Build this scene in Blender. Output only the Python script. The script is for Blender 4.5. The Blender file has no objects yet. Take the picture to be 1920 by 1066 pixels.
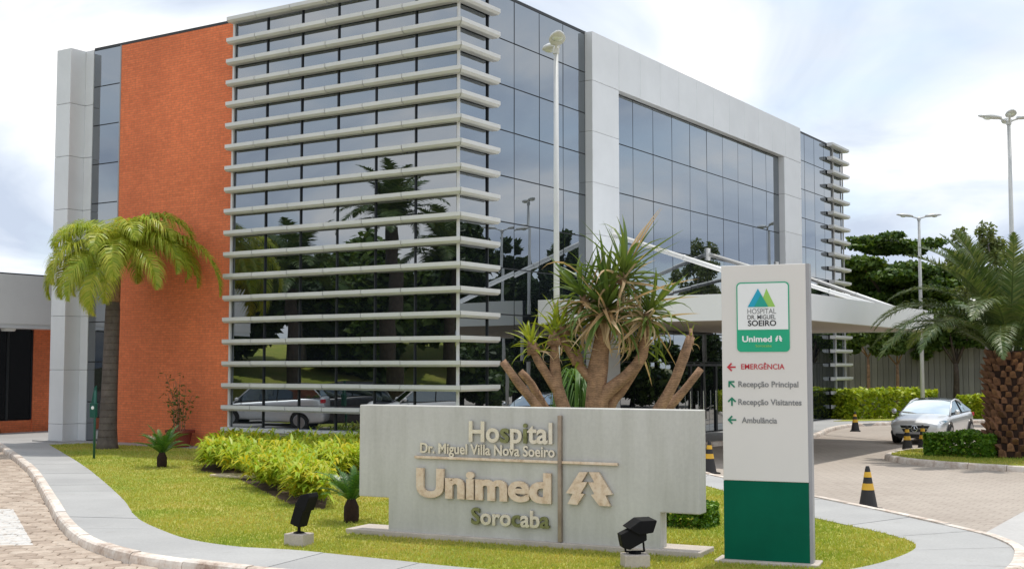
import bpy, math, random
import numpy as np
from mathutils import Vector, Matrix, Euler

# ------------------------------------------------------------------ camera, sky, sun, exposure
scene = bpy.context.scene
COL = scene.collection
R = math.radians
rnd = random.Random(7)
rng = np.random.default_rng(11)

cam_d = bpy.data.cameras.new('camera')
cam_d.lens = 36.0 * 2335.0 / 1920.0
cam_d.sensor_width = 36.0
cam_d.clip_start = 0.1
cam_d.clip_end = 6000
cam = bpy.data.objects.new('camera', cam_d)
cam.location = (0, 0, 2.45)
cam.rotation_euler = (R(90) + 0.0658, 0, 0)
COL.objects.link(cam)
scene.camera = cam

SUN_DIR = Vector((0.16, 0.25, 1.0)).normalized()      # towards the sun
SUN_EL = math.asin(SUN_DIR.z)
SUN_AZ = math.atan2(SUN_DIR.x, SUN_DIR.y)             # from +Y clockwise

world = bpy.data.worlds.new('World')
scene.world = world
world.use_nodes = True


def build_sky():
    nt = world.node_tree
    nt.nodes.clear()
    N, L = nt.nodes, nt.links
    out = N.new('ShaderNodeOutputWorld')
    bg = N.new('ShaderNodeBackground')
    bg.inputs['Strength'].default_value = 0.1
    sky = N.new('ShaderNodeTexSky')
    sky.sky_type = 'NISHITA'
    sky.sun_disc = False
    sky.sun_elevation = SUN_EL
    sky.sun_rotation = SUN_AZ
    sky.air_density = 1.0
    sky.dust_density = 0.6
    tc = N.new('ShaderNodeTexCoord')
    sep = N.new('ShaderNodeSeparateXYZ')
    L.new(tc.outputs['Generated'], sep.inputs[0])
    zc = N.new('ShaderNodeMath'); zc.operation = 'MAXIMUM'; zc.inputs[1].default_value = 0.0
    L.new(sep.outputs['Z'], zc.inputs[0])
    za = N.new('ShaderNodeMath'); za.operation = 'ADD'; za.inputs[1].default_value = 0.22
    L.new(zc.outputs[0], za.inputs[0])
    dx = N.new('ShaderNodeMath'); dx.operation = 'DIVIDE'
    dy = N.new('ShaderNodeMath'); dy.operation = 'DIVIDE'
    L.new(sep.outputs['X'], dx.inputs[0]); L.new(za.outputs[0], dx.inputs[1])
    L.new(sep.outputs['Y'], dy.inputs[0]); L.new(za.outputs[0], dy.inputs[1])
    cmb = N.new('ShaderNodeCombineXYZ')
    L.new(dx.outputs[0], cmb.inputs[0]); L.new(dy.outputs[0], cmb.inputs[1])
    n1 = N.new('ShaderNodeTexNoise')
    n1.inputs['Scale'].default_value = 1.35
    n1.inputs['Detail'].default_value = 7
    n1.inputs['Roughness'].default_value = 0.56
    n1.inputs['Distortion'].default_value = 0.35
    L.new(cmb.outputs[0], n1.inputs['Vector'])
    cover = N.new('ShaderNodeValToRGB')
    cover.color_ramp.elements[0].position = 0.26
    cover.color_ramp.elements[1].position = 0.5
    L.new(n1.outputs['Fac'], cover.inputs[0])
    mp = N.new('ShaderNodeMapping')
    mp.inputs['Location'].default_value = (3.1, 7.7, 0)
    L.new(cmb.outputs[0], mp.inputs[0])
    n2 = N.new('ShaderNodeTexNoise')
    n2.inputs['Scale'].default_value = 1.25
    n2.inputs['Detail'].default_value = 6
    n2.inputs['Roughness'].default_value = 0.52
    n2.inputs['Distortion'].default_value = 0.6
    L.new(mp.outputs[0], n2.inputs['Vector'])
    shade = N.new('ShaderNodeValToRGB')
    e = shade.color_ramp.elements
    e[0].position = 0.36; e[0].color = (0.57, 0.65, 0.79, 1)
    e[1].position = 0.60; e[1].color = (1.12, 1.10, 1.09, 1)
    m_ = shade.color_ramp.elements.new(0.47); m_.color = (0.80, 0.87, 0.97, 1)
    L.new(n2.outputs['Fac'], shade.inputs[0])
    sc_ = N.new('ShaderNodeVectorMath'); sc_.operation = 'SCALE'
    sc_.inputs['Scale'].default_value = 9.9
    L.new(shade.outputs[0], sc_.inputs[0])
    mix = N.new('ShaderNodeMix'); mix.data_type = 'RGBA'
    L.new(cover.outputs[0], mix.inputs[0])
    sky_l = N.new('ShaderNodeVectorMath'); sky_l.operation = 'ADD'
    sky_l.inputs[1].default_value = (3.6, 3.9, 4.0)       # thin haze between the clouds
    L.new(sky.outputs[0], sky_l.inputs[0])
    L.new(sky_l.outputs[0], mix.inputs[6])
    L.new(sc_.outputs[0], mix.inputs[7])
    L.new(mix.outputs[2], bg.inputs['Color'])
    L.new(bg.outputs[0], out.inputs[0])


build_sky()

sun_d = bpy.data.lights.new('sun', 'SUN')
sun_d.energy = 2.6
sun_d.angle = R(1.2)
sun_d.color = (1.0, 0.955, 0.88)
sun = bpy.data.objects.new('sun', sun_d)
sun.rotation_euler = SUN_DIR.to_track_quat('Z', 'Y').to_euler()
sun.location = (0, 0, 60)
COL.objects.link(sun)

vs = scene.view_settings
vs.view_transform = 'Standard'
vs.look = 'None'
vs.gamma = 1.0
vs.exposure = 0.15
vs.use_curve_mapping = False
scene.cycles.use_denoising = True
scene.cycles.max_bounces = 6
scene.cycles.glossy_bounces = 3
scene.cycles.transmission_bounces = 3
scene.cycles.transparent_max_bounces = 6
scene.cycles.caustics_reflective = False
scene.cycles.caustics_refractive = False

# ------------------------------------------------------------------ materials
MATS = {}


def nodes_of(name):
    m = bpy.data.materials.new(name)
    m.use_nodes = True
    nt = m.node_tree
    b = nt.nodes['Principled BSDF']
    MATS[name] = m
    return m, nt, b


def coords(nt, kind='Object', scale=(1, 1, 1), rot=(0, 0, 0)):
    tc = nt.nodes.new('ShaderNodeTexCoord')
    mp = nt.nodes.new('ShaderNodeMapping')
    mp.inputs['Scale'].default_value = scale
    mp.inputs['Rotation'].default_value = rot
    if kind == 'World':
        g = nt.nodes.new('ShaderNodeNewGeometry')
        nt.links.new(g.outputs['Position'], mp.inputs[0])
    else:
        nt.links.new(tc.outputs[kind], mp.inputs[0])
    return mp.outputs[0]


def noise(nt, vec, scale, detail=4, rough=0.55, dist=0.0):
    n = nt.nodes.new('ShaderNodeTexNoise')
    n.inputs['Scale'].default_value = scale
    n.inputs['Detail'].default_value = detail
    n.inputs['Roughness'].default_value = rough
    n.inputs['Distortion'].default_value = dist
    nt.links.new(vec, n.inputs['Vector'])
    return n.outputs['Fac']


def ramp(nt, fac, stops):
    r = nt.nodes.new('ShaderNodeValToRGB')
    e = r.color_ramp.elements
    while len(e) < len(stops):
        e.new(0.5)
    for el, (p, c) in zip(e, stops):
        el.position = p
        el.color = (*c, 1) if len(c) == 3 else c
    nt.links.new(fac, r.inputs[0])
    return r.outputs[0]


def mixc(nt, fac, a, b, mode='MIX'):
    m = nt.nodes.new('ShaderNodeMix')
    m.data_type = 'RGBA'
    m.blend_type = mode
    for s, v in ((0, fac), (6, a), (7, b)):
        if isinstance(v, (int, float)):
            m.inputs[s].default_value = v
        elif isinstance(v, tuple):
            m.inputs[s].default_value = (*v, 1)
        else:
            nt.links.new(v, m.inputs[s])
    return m.outputs[2]


def bump(nt, b, h, strength=0.3, dist=0.02):
    n = nt.nodes.new('ShaderNodeBump')
    n.inputs['Strength'].default_value = strength
    n.inputs['Distance'].default_value = dist
    nt.links.new(h, n.inputs['Height'])
    nt.links.new(n.outputs[0], b.inputs['Normal'])


def mat_plain(name, col, rough=0.5, metal=0.0, var=0.10, scale=3.0, kind='Object', spec=0.5, bmp=0.0, objvar=0.0, fine=0.0):
    m, nt, b = nodes_of(name)
    v = coords(nt, kind)
    f = noise(nt, v, scale, 6, 0.62)
    lo = tuple(c * (1 - var) for c in col)
    hi = tuple(min(1, c * (1 + var)) for c in col)
    c = ramp(nt, f, [(0.3, lo), (0.7, hi)])
    if fine:
        f2 = noise(nt, v, scale * 23, 3, 0.7)
        c = mixc(nt, 1.0, c, ramp(nt, f2, [(0.3, (1 - fine,) * 3), (0.7, (1 + fine,) * 3)]), 'MULTIPLY')
    if objvar:
        oi = nt.nodes.new('ShaderNodeObjectInfo')
        c = mixc(nt, 1.0, c, ramp(nt, oi.outputs['Random'], [(0, (1 - objvar,) * 3), (1, (1 + objvar,) * 3)]), 'MULTIPLY')
    nt.links.new(c, b.inputs['Base Color'])
    b.inputs['Roughness'].default_value = rough
    b.inputs['Metallic'].default_value = metal
    b.inputs['Specular IOR Level'].default_value = spec
    if bmp:
        bump(nt, b, noise(nt, v, scale * 12, 4), bmp, 0.01)
    return m


def mat_leaf(name, cols, rough=0.55, spot=None, trans=0.35, patch=1.2):
    """foliage: colour picked per leaf, drifting in patches through the plant, thin enough for light to pass."""
    m, nt, b = nodes_of(name)
    g = nt.nodes.new('ShaderNodeNewGeometry')
    oi = nt.nodes.new('ShaderNodeObjectInfo')
    v = coords(nt, 'World')
    p = noise(nt, v, patch, 3)
    add = nt.nodes.new('ShaderNodeMath'); add.operation = 'ADD'
    nt.links.new(g.outputs['Random Per Island'], add.inputs[0])
    nt.links.new(p, add.inputs[1])
    ad2 = nt.nodes.new('ShaderNodeMath'); ad2.operation = 'MULTIPLY_ADD'
    ad2.inputs[1].default_value = 0.3
    nt.links.new(oi.outputs['Random'], ad2.inputs[0]); nt.links.new(add.outputs[0], ad2.inputs[2])
    hf = nt.nodes.new('ShaderNodeMath'); hf.operation = 'MULTIPLY'; hf.inputs[1].default_value = 0.45
    nt.links.new(ad2.outputs[0], hf.inputs[0])
    n = len(cols)
    c = ramp(nt, hf.outputs[0], [(0.12 + 0.7 * i / max(1, n - 1), cols[i]) for i in range(n)])
    if name == 'grass_blade':        # worn and lusher patches
        c = mixc(nt, 1.0, c, ramp(nt, noise(nt, v, 0.42, 5, 0.6, 0.5), [(0.30, (0.70, 0.90, 0.70)), (0.5, (1.0, 1.0, 1.0)), (0.70, (1.22, 1.06, 1.5))]), 'MULTIPLY')
    nt.links.new(c, b.inputs['Base Color'])
    b.inputs['Roughness'].default_value = rough
    b.inputs['Specular IOR Level'].default_value = 0.35
    if trans:
        out = nt.nodes['Material Output']
        t = nt.nodes.new('ShaderNodeBsdfTranslucent')
        tcol = mixc(nt, 1.0, c, (1.25, 1.15, 0.55), 'MULTIPLY')
        nt.links.new(tcol, t.inputs['Color'])
        mx = nt.nodes.new('ShaderNodeMixShader')
        mx.inputs[0].default_value = trans
        nt.links.new(b.outputs[0], mx.inputs[1]); nt.links.new(t.outputs[0], mx.inputs[2])
        nt.links.new(mx.outputs[0], out.inputs['Surface'])
    return m


def mat_glass(name, refl=0.30, tint=(0.80, 0.86, 0.92), body=(0.010, 0.013, 0.015)):
    """coated curtain-wall glass: a dark body under a mirror coat."""
    m, nt, b = nodes_of(name)
    nt.nodes.remove(b)
    out = nt.nodes['Material Output']
    d = nt.nodes.new('ShaderNodeBsdfDiffuse'); d.inputs['Color'].default_value = (*body, 1)
    g = nt.nodes.new('ShaderNodeBsdfGlossy'); g.inputs['Roughness'].default_value = 0.0
    g.inputs['Color'].default_value = (*tint, 1)
    fr = nt.nodes.new('ShaderNodeFresnel'); fr.inputs['IOR'].default_value = 1.5
    ma = nt.nodes.new('ShaderNodeMath'); ma.operation = 'MULTIPLY_ADD'
    ma.inputs[1].default_value = 0.9; ma.inputs[2].default_value = refl - 0.04
    ma.use_clamp = True
    nt.links.new(fr.outputs[0], ma.inputs[0])
    v = coords(nt, 'Object')
    h = noise(nt, v, 0.7, 2)
    bp = nt.nodes.new('ShaderNodeBump'); bp.inputs['Strength'].default_value = 0.05; bp.inputs['Distance'].default_value = 0.02
    nt.links.new(h, bp.inputs['Height'])
    nt.links.new(bp.outputs[0], g.inputs['Normal'])
    mx = nt.nodes.new('ShaderNodeMixShader')
    nt.links.new(ma.outputs[0], mx.inputs[0])
    nt.links.new(d.outputs[0], mx.inputs[1]); nt.links.new(g.outputs[0], mx.inputs[2])
    nt.links.new(mx.outputs[0], out.inputs['Surface'])
    return m


def mat_brick():
    m, nt, b = nodes_of('brick')
    v = coords(nt, 'Object')
    sp = nt.nodes.new('ShaderNodeSeparateXYZ'); nt.links.new(v, sp.inputs[0])
    ad = nt.nodes.new('ShaderNodeMath'); ad.operation = 'ADD'
    nt.links.new(sp.outputs[0], ad.inputs[0]); nt.links.new(sp.outputs[1], ad.inputs[1])
    cb = nt.nodes.new('ShaderNodeCombineXYZ')
    nt.links.new(ad.outputs[0], cb.inputs[0]); nt.links.new(sp.outputs[2], cb.inputs[1])
    t = nt.nodes.new('ShaderNodeTexBrick')
    t.inputs['Scale'].default_value = 1.0
    t.inputs['Brick Width'].default_value = 0.25
    t.inputs['Row Height'].default_value = 0.072
    t.inputs['Mortar Size'].default_value = 0.007
    t.inputs['Mortar Smooth'].default_value = 0.3
    t.inputs['Bias'].default_value = -0.1
    t.inputs['Color1'].default_value = (0.84, 0.225, 0.088, 1)
    t.inputs['Color2'].default_value = (0.74, 0.185, 0.072, 1)
    t.inputs['Mortar'].default_value = (0.56, 0.19, 0.095, 1)
    nt.links.new(cb.outputs[0], t.inputs['Vector'])
    f = noise(nt, v, 0.45, 5, 0.6)
    c = mixc(nt, 1.0, t.outputs['Color'], ramp(nt, f, [(0.3, (0.86, 0.84, 0.84)), (0.7, (1.12, 1.12, 1.1))]), 'MULTIPLY')
    f2 = noise(nt, v, 9, 3, 0.7)
    c = mixc(nt, 1.0, c, ramp(nt, f2, [(0.3, (0.88,) * 3), (0.7, (1.1,) * 3)]), 'MULTIPLY')
    nt.links.new(c, b.inputs['Base Color'])
    b.inputs['Roughness'].default_value = 0.85
    inv = nt.nodes.new('ShaderNodeMath'); inv.operation = 'SUBTRACT'; inv.inputs[0].default_value = 1
    nt.links.new(t.outputs['Fac'], inv.inputs[1])
    bump(nt, b, inv.outputs[0], 0.5, 0.008)


mat_brick()
mat_plain('panel_white', (0.72, 0.74, 0.755), 0.38, var=0.05, scale=0.8, objvar=0.025)
mat_plain('louvre_metal', (0.66, 0.665, 0.655), 0.42, var=0.05, scale=1.5, objvar=0.03)
mat_plain('dark_frame', (0.018, 0.022, 0.026), 0.5, var=0.1)
mat_plain('roof_grey', (0.25, 0.25, 0.25), 0.8)
mat_plain('annex_grey', (0.78, 0.78, 0.77), 0.6, var=0.05, scale=0.6)
mat_plain('canopy_white', (0.84, 0.85, 0.86), 0.45, var=0.03, scale=0.5)
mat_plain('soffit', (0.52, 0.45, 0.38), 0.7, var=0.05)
mat_plain('white_steel', (0.78, 0.78, 0.76), 0.35, var=0.04)
mat_plain('lamp_pale', (0.62, 0.63, 0.62), 0.5, var=0.06)
mat_plain('grey_steel', (0.56, 0.57, 0.56), 0.4, var=0.06)
mat_plain('sign_concrete', (0.53, 0.525, 0.49), 0.75, var=0.07, scale=0.9, fine=0.05, bmp=0.08)
def streaks():
    nt = MATS['sign_concrete'].node_tree; b = nt.nodes['Principled BSDF']
    src = b.inputs['Base Color'].links[0].from_socket
    v = coords(nt, 'Object', (5, 5, 0.45))
    c = mixc(nt, 1.0, src, ramp(nt, noise(nt, v, 1.0, 5, 0.6), [(0.30, (0.88, 0.88, 0.86)), (0.55, (1.02, 1.02, 1.02))]), 'MULTIPLY')
    nt.links.new(c, b.inputs['Base Color'])
    nt = MATS['bark_brown'].node_tree; b = nt.nodes['Principled BSDF']
    src = b.inputs['Base Color'].links[0].from_socket
    w = nt.nodes.new('ShaderNodeTexWave'); w.bands_direction = 'Z'; w.inputs['Scale'].default_value = 9.0
    w.inputs['Distortion'].default_value = 9.0; w.inputs['Detail'].default_value = 4; w.inputs['Detail Scale'].default_value = 1.2
    nt.links.new(coords(nt, 'World'), w.inputs['Vector'])
    c = mixc(nt, 1.0, src, ramp(nt, w.outputs['Fac'], [(0.0, (0.78, 0.74, 0.70)), (0.5, (1.06, 1.06, 1.06))]), 'MULTIPLY')
    nt.links.new(c, b.inputs['Base Color'])
mat_plain('footing_concrete', (0.50, 0.44, 0.385), 0.85, var=0.16, scale=2.2, fine=0.1, bmp=0.2)
mat_plain('apron_concrete', (0.36, 0.35, 0.34), 0.85, var=0.12, scale=0.8, kind='World', fine=0.06)
mat_plain('totem_face', (0.68, 0.66, 0.62), 0.45, var=0.03, scale=0.6)
mat_plain('totem_green', (0.0, 0.105, 0.058), 0.5, var=0.14, scale=1.4, spec=0.1)
mat_plain('totem_edge', (0.33, 0.33, 0.34), 0.4, var=0.05)
mat_plain('logo_white', (0.78, 0.80, 0.79), 0.4, var=0.02)
mat_plain('logo_green', (0.0, 0.36, 0.185), 0.4, var=0.03)
mat_plain('logo_lime', (0.30, 0.56, 0.10), 0.4, var=0.03)
mat_plain('logo_blue', (0.0, 0.34, 0.50), 0.4, var=0.03)
mat_plain('logo_teal', (0.0, 0.33, 0.25), 0.4, var=0.03)
mat_plain('ink_black', (0.02, 0.022, 0.024), 0.5, var=0.05)
mat_plain('ink_grey', (0.21, 0.215, 0.215), 0.5, var=0.05)
mat_plain('ink_red', (0.52, 0.02, 0.035), 0.5, var=0.05)
mat_plain('ink_green', (0.0, 0.19, 0.10), 0.5, var=0.05)
mat_plain('black_metal', (0.006, 0.006, 0.007), 0.6, var=0.2, spec=0.15)
mat_plain('post_green', (0.004, 0.075, 0.055), 0.35, var=0.1)
mat_plain('terracotta', (0.20, 0.036, 0.022), 0.7, var=0.1)
mat_plain('soil', (0.075, 0.042, 0.026), 0.95, var=0.4, scale=5, kind='World', bmp=0.5)
mat_plain('stone', (0.60, 0.50, 0.36), 0.8, var=0.2, scale=6)
mat_plain('cone_black', (0.022, 0.021, 0.022), 0.6, var=0.15, scale=5)
mat_plain('cone_yellow', (0.72, 0.42, 0.035), 0.5, var=0.1, scale=6)
mat_plain('bark_brown', (0.29, 0.175, 0.105), 0.9, var=0.5, scale=7, kind='World', bmp=0.6, fine=0.2)
mat_plain('bark_dark', (0.075, 0.055, 0.042), 0.9, var=0.4, scale=6, kind='World', bmp=0.6)
mat_plain('bark_grey', (0.20, 0.18, 0.16), 0.9, var=0.3, scale=4, kind='World', bmp=0.5)
mat_plain('bark_palm', (0.115, 0.095, 0.082), 0.9, var=0.35, scale=3, kind='World', bmp=0.5, fine=0.2)
mat_plain('leaf_base_brown', (0.20, 0.10, 0.055), 0.85, var=0.45, scale=9, objvar=0.35, bmp=0.5)
mat_plain('trunk_fibre', (0.03, 0.014, 0.009), 0.95, var=0.4, scale=9, bmp=0.5)
mat_plain('tyre', (0.015, 0.015, 0.016), 0.8)
mat_plain('rim', (0.45, 0.46, 0.48), 0.3, metal=0.9)
mat_plain('chrome', (0.80, 0.82, 0.84), 0.12, metal=1.0, var=0.02)
mat_plain('car_black', (0.008, 0.008, 0.009), 0.3)
mat_plain('roof_tile', (0.40, 0.10, 0.055), 0.85, var=0.2, scale=2)
mat_plain('house_wall', (0.55, 0.48, 0.40), 0.85)
streaks()
mat_glass('glass_wall', 0.35)
mat_glass('glass_dark', 0.16, (0.7, 0.72, 0.75), (0.006, 0.006, 0.007))
mat_glass('glass_car', 0.30, (0.8, 0.9, 0.95), (0.012, 0.018, 0.022))


def mat_paint(name, col, rough=0.28, metal=0.6):
    m, nt, b = nodes_of(name)
    v = coords(nt, 'Object')
    c = ramp(nt, noise(nt, v, 2.0, 3), [(0.3, tuple(x * 0.96 for x in col)), (0.7, col)])
    nt.links.new(c, b.inputs['Base Color'])
    b.inputs['Metallic'].default_value = metal
    b.inputs['Roughness'].default_value = rough
    b.inputs['Coat Weight'].default_value = 0.7
    b.inputs['Coat Roughness'].default_value = 0.06


mat_paint('paint_silver', (0.74, 0.76, 0.78), 0.3, 0.45)
mat_paint('paint_white', (0.80, 0.80, 0.79), 0.3, 0.0)
mat_paint('paint_black', (0.02, 0.02, 0.022), 0.25, 0.0)
mat_paint('lamp_glass', (0.62, 0.66, 0.60), 0.2, 0.0)


def mat_letters():
    m, nt, b = nodes_of('letter_metal')
    v = coords(nt, 'World')
    f = noise(nt, v, 11, 5, 0.7)
    c = ramp(nt, f, [(0.28, (0.50, 0.36, 0.24)), (0.5, (0.72, 0.58, 0.44)), (0.75, (0.80, 0.70, 0.58))])
    nt.links.new(c, b.inputs['Base Color'])
    b.inputs['Metallic'].default_value = 0.35
    b.inputs['Roughness'].default_value = 0.32
    m, nt, b = nodes_of('letter_polished')
    f = noise(nt, coords(nt, 'World'), 14, 4, 0.7)
    nt.links.new(ramp(nt, f, [(0.3, (0.66, 0.60, 0.50)), (0.7, (0.80, 0.76, 0.68))]), b.inputs['Base Color'])
    b.inputs['Metallic'].default_value = 0.55
    b.inputs['Roughness'].default_value = 0.22
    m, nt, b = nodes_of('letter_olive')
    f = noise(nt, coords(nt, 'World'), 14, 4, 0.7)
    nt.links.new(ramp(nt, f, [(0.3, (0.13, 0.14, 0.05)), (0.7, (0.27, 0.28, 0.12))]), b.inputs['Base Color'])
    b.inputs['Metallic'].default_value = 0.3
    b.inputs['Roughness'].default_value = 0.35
    m, nt, b = nodes_of('bar_bronze')
    f = noise(nt, coords(nt, 'World', (1, 1, 0.4)), 7, 4, 0.7)
    nt.links.new(ramp(nt, f, [(0.3, (0.24, 0.19, 0.15)), (0.7, (0.42, 0.34, 0.27))]), b.inputs['Base Color'])
    b.inputs['Metallic'].default_value = 0.5
    b.inputs['Roughness'].default_value = 0.35


mat_letters()


def mat_paving():
    # pavers seen from afar: hexagonal-block grain in the colour and relief
    m, nt, b = nodes_of('paving_far')
    v = coords(nt, 'World', rot=(0, 0, R(33)))
    t = nt.nodes.new('ShaderNodeTexBrick')
    t.inputs['Brick Width'].default_value = 0.28
    t.inputs['Row Height'].default_value = 0.25
    t.inputs['Mortar Size'].default_value = 0.012
    t.inputs['Scale'].default_value = 1.0
    t.inputs['Color1'].default_value = (0.435, 0.38, 0.325, 1)
    t.inputs['Color2'].default_value = (0.41, 0.358, 0.305, 1)
    t.inputs['Mortar'].default_value = (0.335, 0.29, 0.25, 1)
    nt.links.new(v, t.inputs['Vector'])
    f = noise(nt, v, 0.22, 6, 0.65, 0.4)
    c = mixc(nt, 1.0, t.outputs['Color'], ramp(nt, f, [(0.3, (0.80, 0.78, 0.77)), (0.55, (1.0, 1.0, 1.0)), (0.75, (1.1, 1.1, 1.1))]), 'MULTIPLY')
    f2 = noise(nt, v, 7, 4, 0.7)
    c = mixc(nt, 1.0, c, ramp(nt, f2, [(0.3, (0.9,) * 3), (0.7, (1.08,) * 3)]), 'MULTIPLY')
    nt.links.new(c, b.inputs['Base Color'])
    b.inputs['Roughness'].default_value = 0.9
    # individual paver blocks, with the white bay paint lying over some of them
    m, nt, b = nodes_of('paver_block')
    g = nt.nodes.new('ShaderNodeNewGeometry')
    oi = nt.nodes.new('ShaderNodeObjectInfo')
    ad = nt.nodes.new('ShaderNodeMath'); ad.operation = 'ADD'
    nt.links.new(g.outputs['Random Per Island'], ad.inputs[0]); nt.links.new(oi.outputs['Random'], ad.inputs[1])
    fr = nt.nodes.new('ShaderNodeMath'); fr.operation = 'FRACT'; nt.links.new(ad.outputs[0], fr.inputs[0])
    c = ramp(nt, fr.outputs[0], [(0, (0.36, 0.285, 0.225)), (0.5, (0.46, 0.375, 0.30)), (1, (0.52, 0.44, 0.36))])
    vw = coords(nt, 'World')
    c = mixc(nt, 1.0, c, ramp(nt, noise(nt, vw, 6, 6, 0.7), [(0.28, (0.72, 0.70, 0.68)), (0.6, (1.05,) * 3)]), 'MULTIPLY')
    sp = nt.nodes.new('ShaderNodeSeparateXYZ'); nt.links.new(vw, sp.inputs[0])

    def half(a, bb, cc):          # a*x + b*y > c
        m1 = nt.nodes.new('ShaderNodeMath'); m1.operation = 'MULTIPLY'; m1.inputs[1].default_value = a
        nt.links.new(sp.outputs[0], m1.inputs[0])
        m2 = nt.nodes.new('ShaderNodeMath'); m2.operation = 'MULTIPLY_ADD'; m2.inputs[1].default_value = bb
        nt.links.new(sp.outputs[1], m2.inputs[0]); nt.links.new(m1.outputs[0], m2.inputs[2])
        m3 = nt.nodes.new('ShaderNodeMath'); m3.operation = 'GREATER_THAN'; m3.inputs[1].default_value = cc
        nt.links.new(m2.outputs[0], m3.inputs[0])
        return m3.outputs[0]

    def AND(p, q):
        a_ = nt.nodes.new('ShaderNodeMath'); a_.operation = 'MULTIPLY'
        nt.links.new(p, a_.inputs[0]); nt.links.new(q, a_.inputs[1]); return a_.outputs[0]
    # right edge runs (-8.5,21.43)-(-6.56,17.25); front edge y=17.2; back edge y=21.4
    right = half(-4.18, -1.94, -(4.18 * -8.5 + 1.94 * 21.43))
    bay = AND(AND(right, half(0, 1, 17.2)), half(0, -1, -21.45))
    wear = ramp(nt, noise(nt, vw, 9, 5, 0.75), [(0.34, (0.1, 0.1, 0.1)), (0.50, (0.95, 0.95, 0.95))])
    fac = mixc(nt, 1.0, bay, wear, 'MULTIPLY')
    c = mixc(nt, fac, c, (0.60, 0.59, 0.565))
    nt.links.new(c, b.inputs['Base Color'])
    b.inputs['Roughness'].default_value = 0.9
    bump(nt, b, noise(nt, vw, 60, 4), 0.35, 0.01)
    # sidewalk
    m, nt, b = nodes_of('slab_concrete')
    vw = coords(nt, 'World')
    c = ramp(nt, noise(nt, vw, 0.5, 6, 0.6), [(0.3, (0.355, 0.355, 0.35)), (0.7, (0.43, 0.43, 0.42))])
    oi = nt.nodes.new('ShaderNodeObjectInfo')
    c = mixc(nt, 1.0, c, ramp(nt, oi.outputs['Random'], [(0, (0.93,) * 3), (1, (1.05,) * 3)]), 'MULTIPLY')
    c = mixc(nt, 1.0, c, ramp(nt, noise(nt, vw, 25, 4, 0.75), [(0.3, (0.90,) * 3), (0.7, (1.06,) * 3)]), 'MULTIPLY')
    c = mixc(nt, 1.0, c, ramp(nt, noise(nt, vw, 2.2, 5, 0.75), [(0.22, (0.80, 0.78, 0.75)), (0.42, (1, 1, 1))]), 'MULTIPLY')
    nt.links.new(c, b.inputs['Base Color'])
    b.inputs['Roughness'].default_value = 0.85
    bump(nt, b, noise(nt, vw, 70, 3), 0.2, 0.006)
    # kerb: lime-washed, worn through to pink stone
    m, nt, b = nodes_of('kerb_paint')
    vw = coords(nt, 'World')
    c = ramp(nt, noise(nt, vw, 3.2, 7, 0.72), [(0.30, (0.33, 0.23, 0.175)), (0.42, (0.58, 0.48, 0.40)), (0.58, (0.76, 0.70, 0.63))])
    oi = nt.nodes.new('ShaderNodeObjectInfo')
    c = mixc(nt, 1.0, c, ramp(nt, oi.outputs['Random'], [(0, (0.88,) * 3), (1, (1.06,) * 3)]), 'MULTIPLY')
    nt.links.new(c, b.inputs['Base Color'])
    b.inputs['Roughness'].default_value = 0.85
    bump(nt, b, noise(nt, vw, 18, 5), 0.5, 0.02)
    # lawn soil/grass sheet
    m, nt, b = nodes_of('lawn_sheet')
    vw = coords(nt, 'World')
    c = ramp(nt, noise(nt, vw, 0.55, 6, 0.65, 0.3), [(0.28, (0.25, 0.34, 0.05)), (0.5, (0.38, 0.40, 0.075)), (0.70, (0.52, 0.45, 0.13))])
    c = mixc(nt, 1.0, c, ramp(nt, noise(nt, vw, 14, 5, 0.8), [(0.3, (0.62, 0.66, 0.6)), (0.7, (1.12,) * 3)]), 'MULTIPLY')
    nt.links.new(c, b.inputs['Base Color'])
    b.inputs['Roughness'].default_value = 0.9
    b.inputs['Specular IOR Level'].default_value = 0.2
    bump(nt, b, noise(nt, vw, 45, 4, 0.8), 0.6, 0.03)
    # far ground
    m, nt, b = nodes_of('earth')
    vw = coords(nt, 'World')
    c = ramp(nt, noise(nt, vw, 0.05, 6), [(0.3, (0.10, 0.12, 0.035)), (0.7, (0.20, 0.17, 0.09))])
    nt.links.new(c, b.inputs['Base Color'])
    b.inputs['Roughness'].default_value = 0.95


mat_paving()
mat_plain('concrete_pale', (0.47, 0.46, 0.445), 0.85, var=0.12, scale=0.5, kind='World', fine=0.06)
mat_plain('fence_grey', (0.26, 0.25, 0.235), 0.7, var=0.2, scale=0.7, objvar=0.18)

mat_leaf('grass_blade', [(0.20, 0.33, 0.04), (0.40, 0.44, 0.075), (0.58, 0.50, 0.15)], 0.7, trans=0.4, patch=0.6)
mat_leaf('leaf_bed', [(0.13, 0.27, 0.02), (0.30, 0.46, 0.035), (0.44, 0.52, 0.045), (0.62, 0.50, 0.03)], 0.45, trans=0.35, patch=0.9)
mat_leaf('leaf_palm_light', [(0.15, 0.25, 0.022), (0.34, 0.44, 0.04), (0.62, 0.60, 0.10)], 0.4, trans=0.35)
mat_leaf('leaf_palm_deep', [(0.035, 0.075, 0.022), (0.075, 0.125, 0.035), (0.17, 0.20, 0.075)], 0.4, trans=0.25)
mat_leaf('leaf_cycad', [(0.018, 0.07, 0.014), (0.05, 0.14, 0.022), (0.11, 0.22, 0.03)], 0.35, trans=0.2)
mat_leaf('leaf_sword', [(0.035, 0.085, 0.022), (0.09, 0.16, 0.035), (0.24, 0.28, 0.06)], 0.4, trans=0.25)
mat_leaf('leaf_sword_bright', [(0.10, 0.20, 0.02), (0.22, 0.30, 0.03), (0.34, 0.36, 0.04)], 0.4, trans=0.3)
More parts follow.
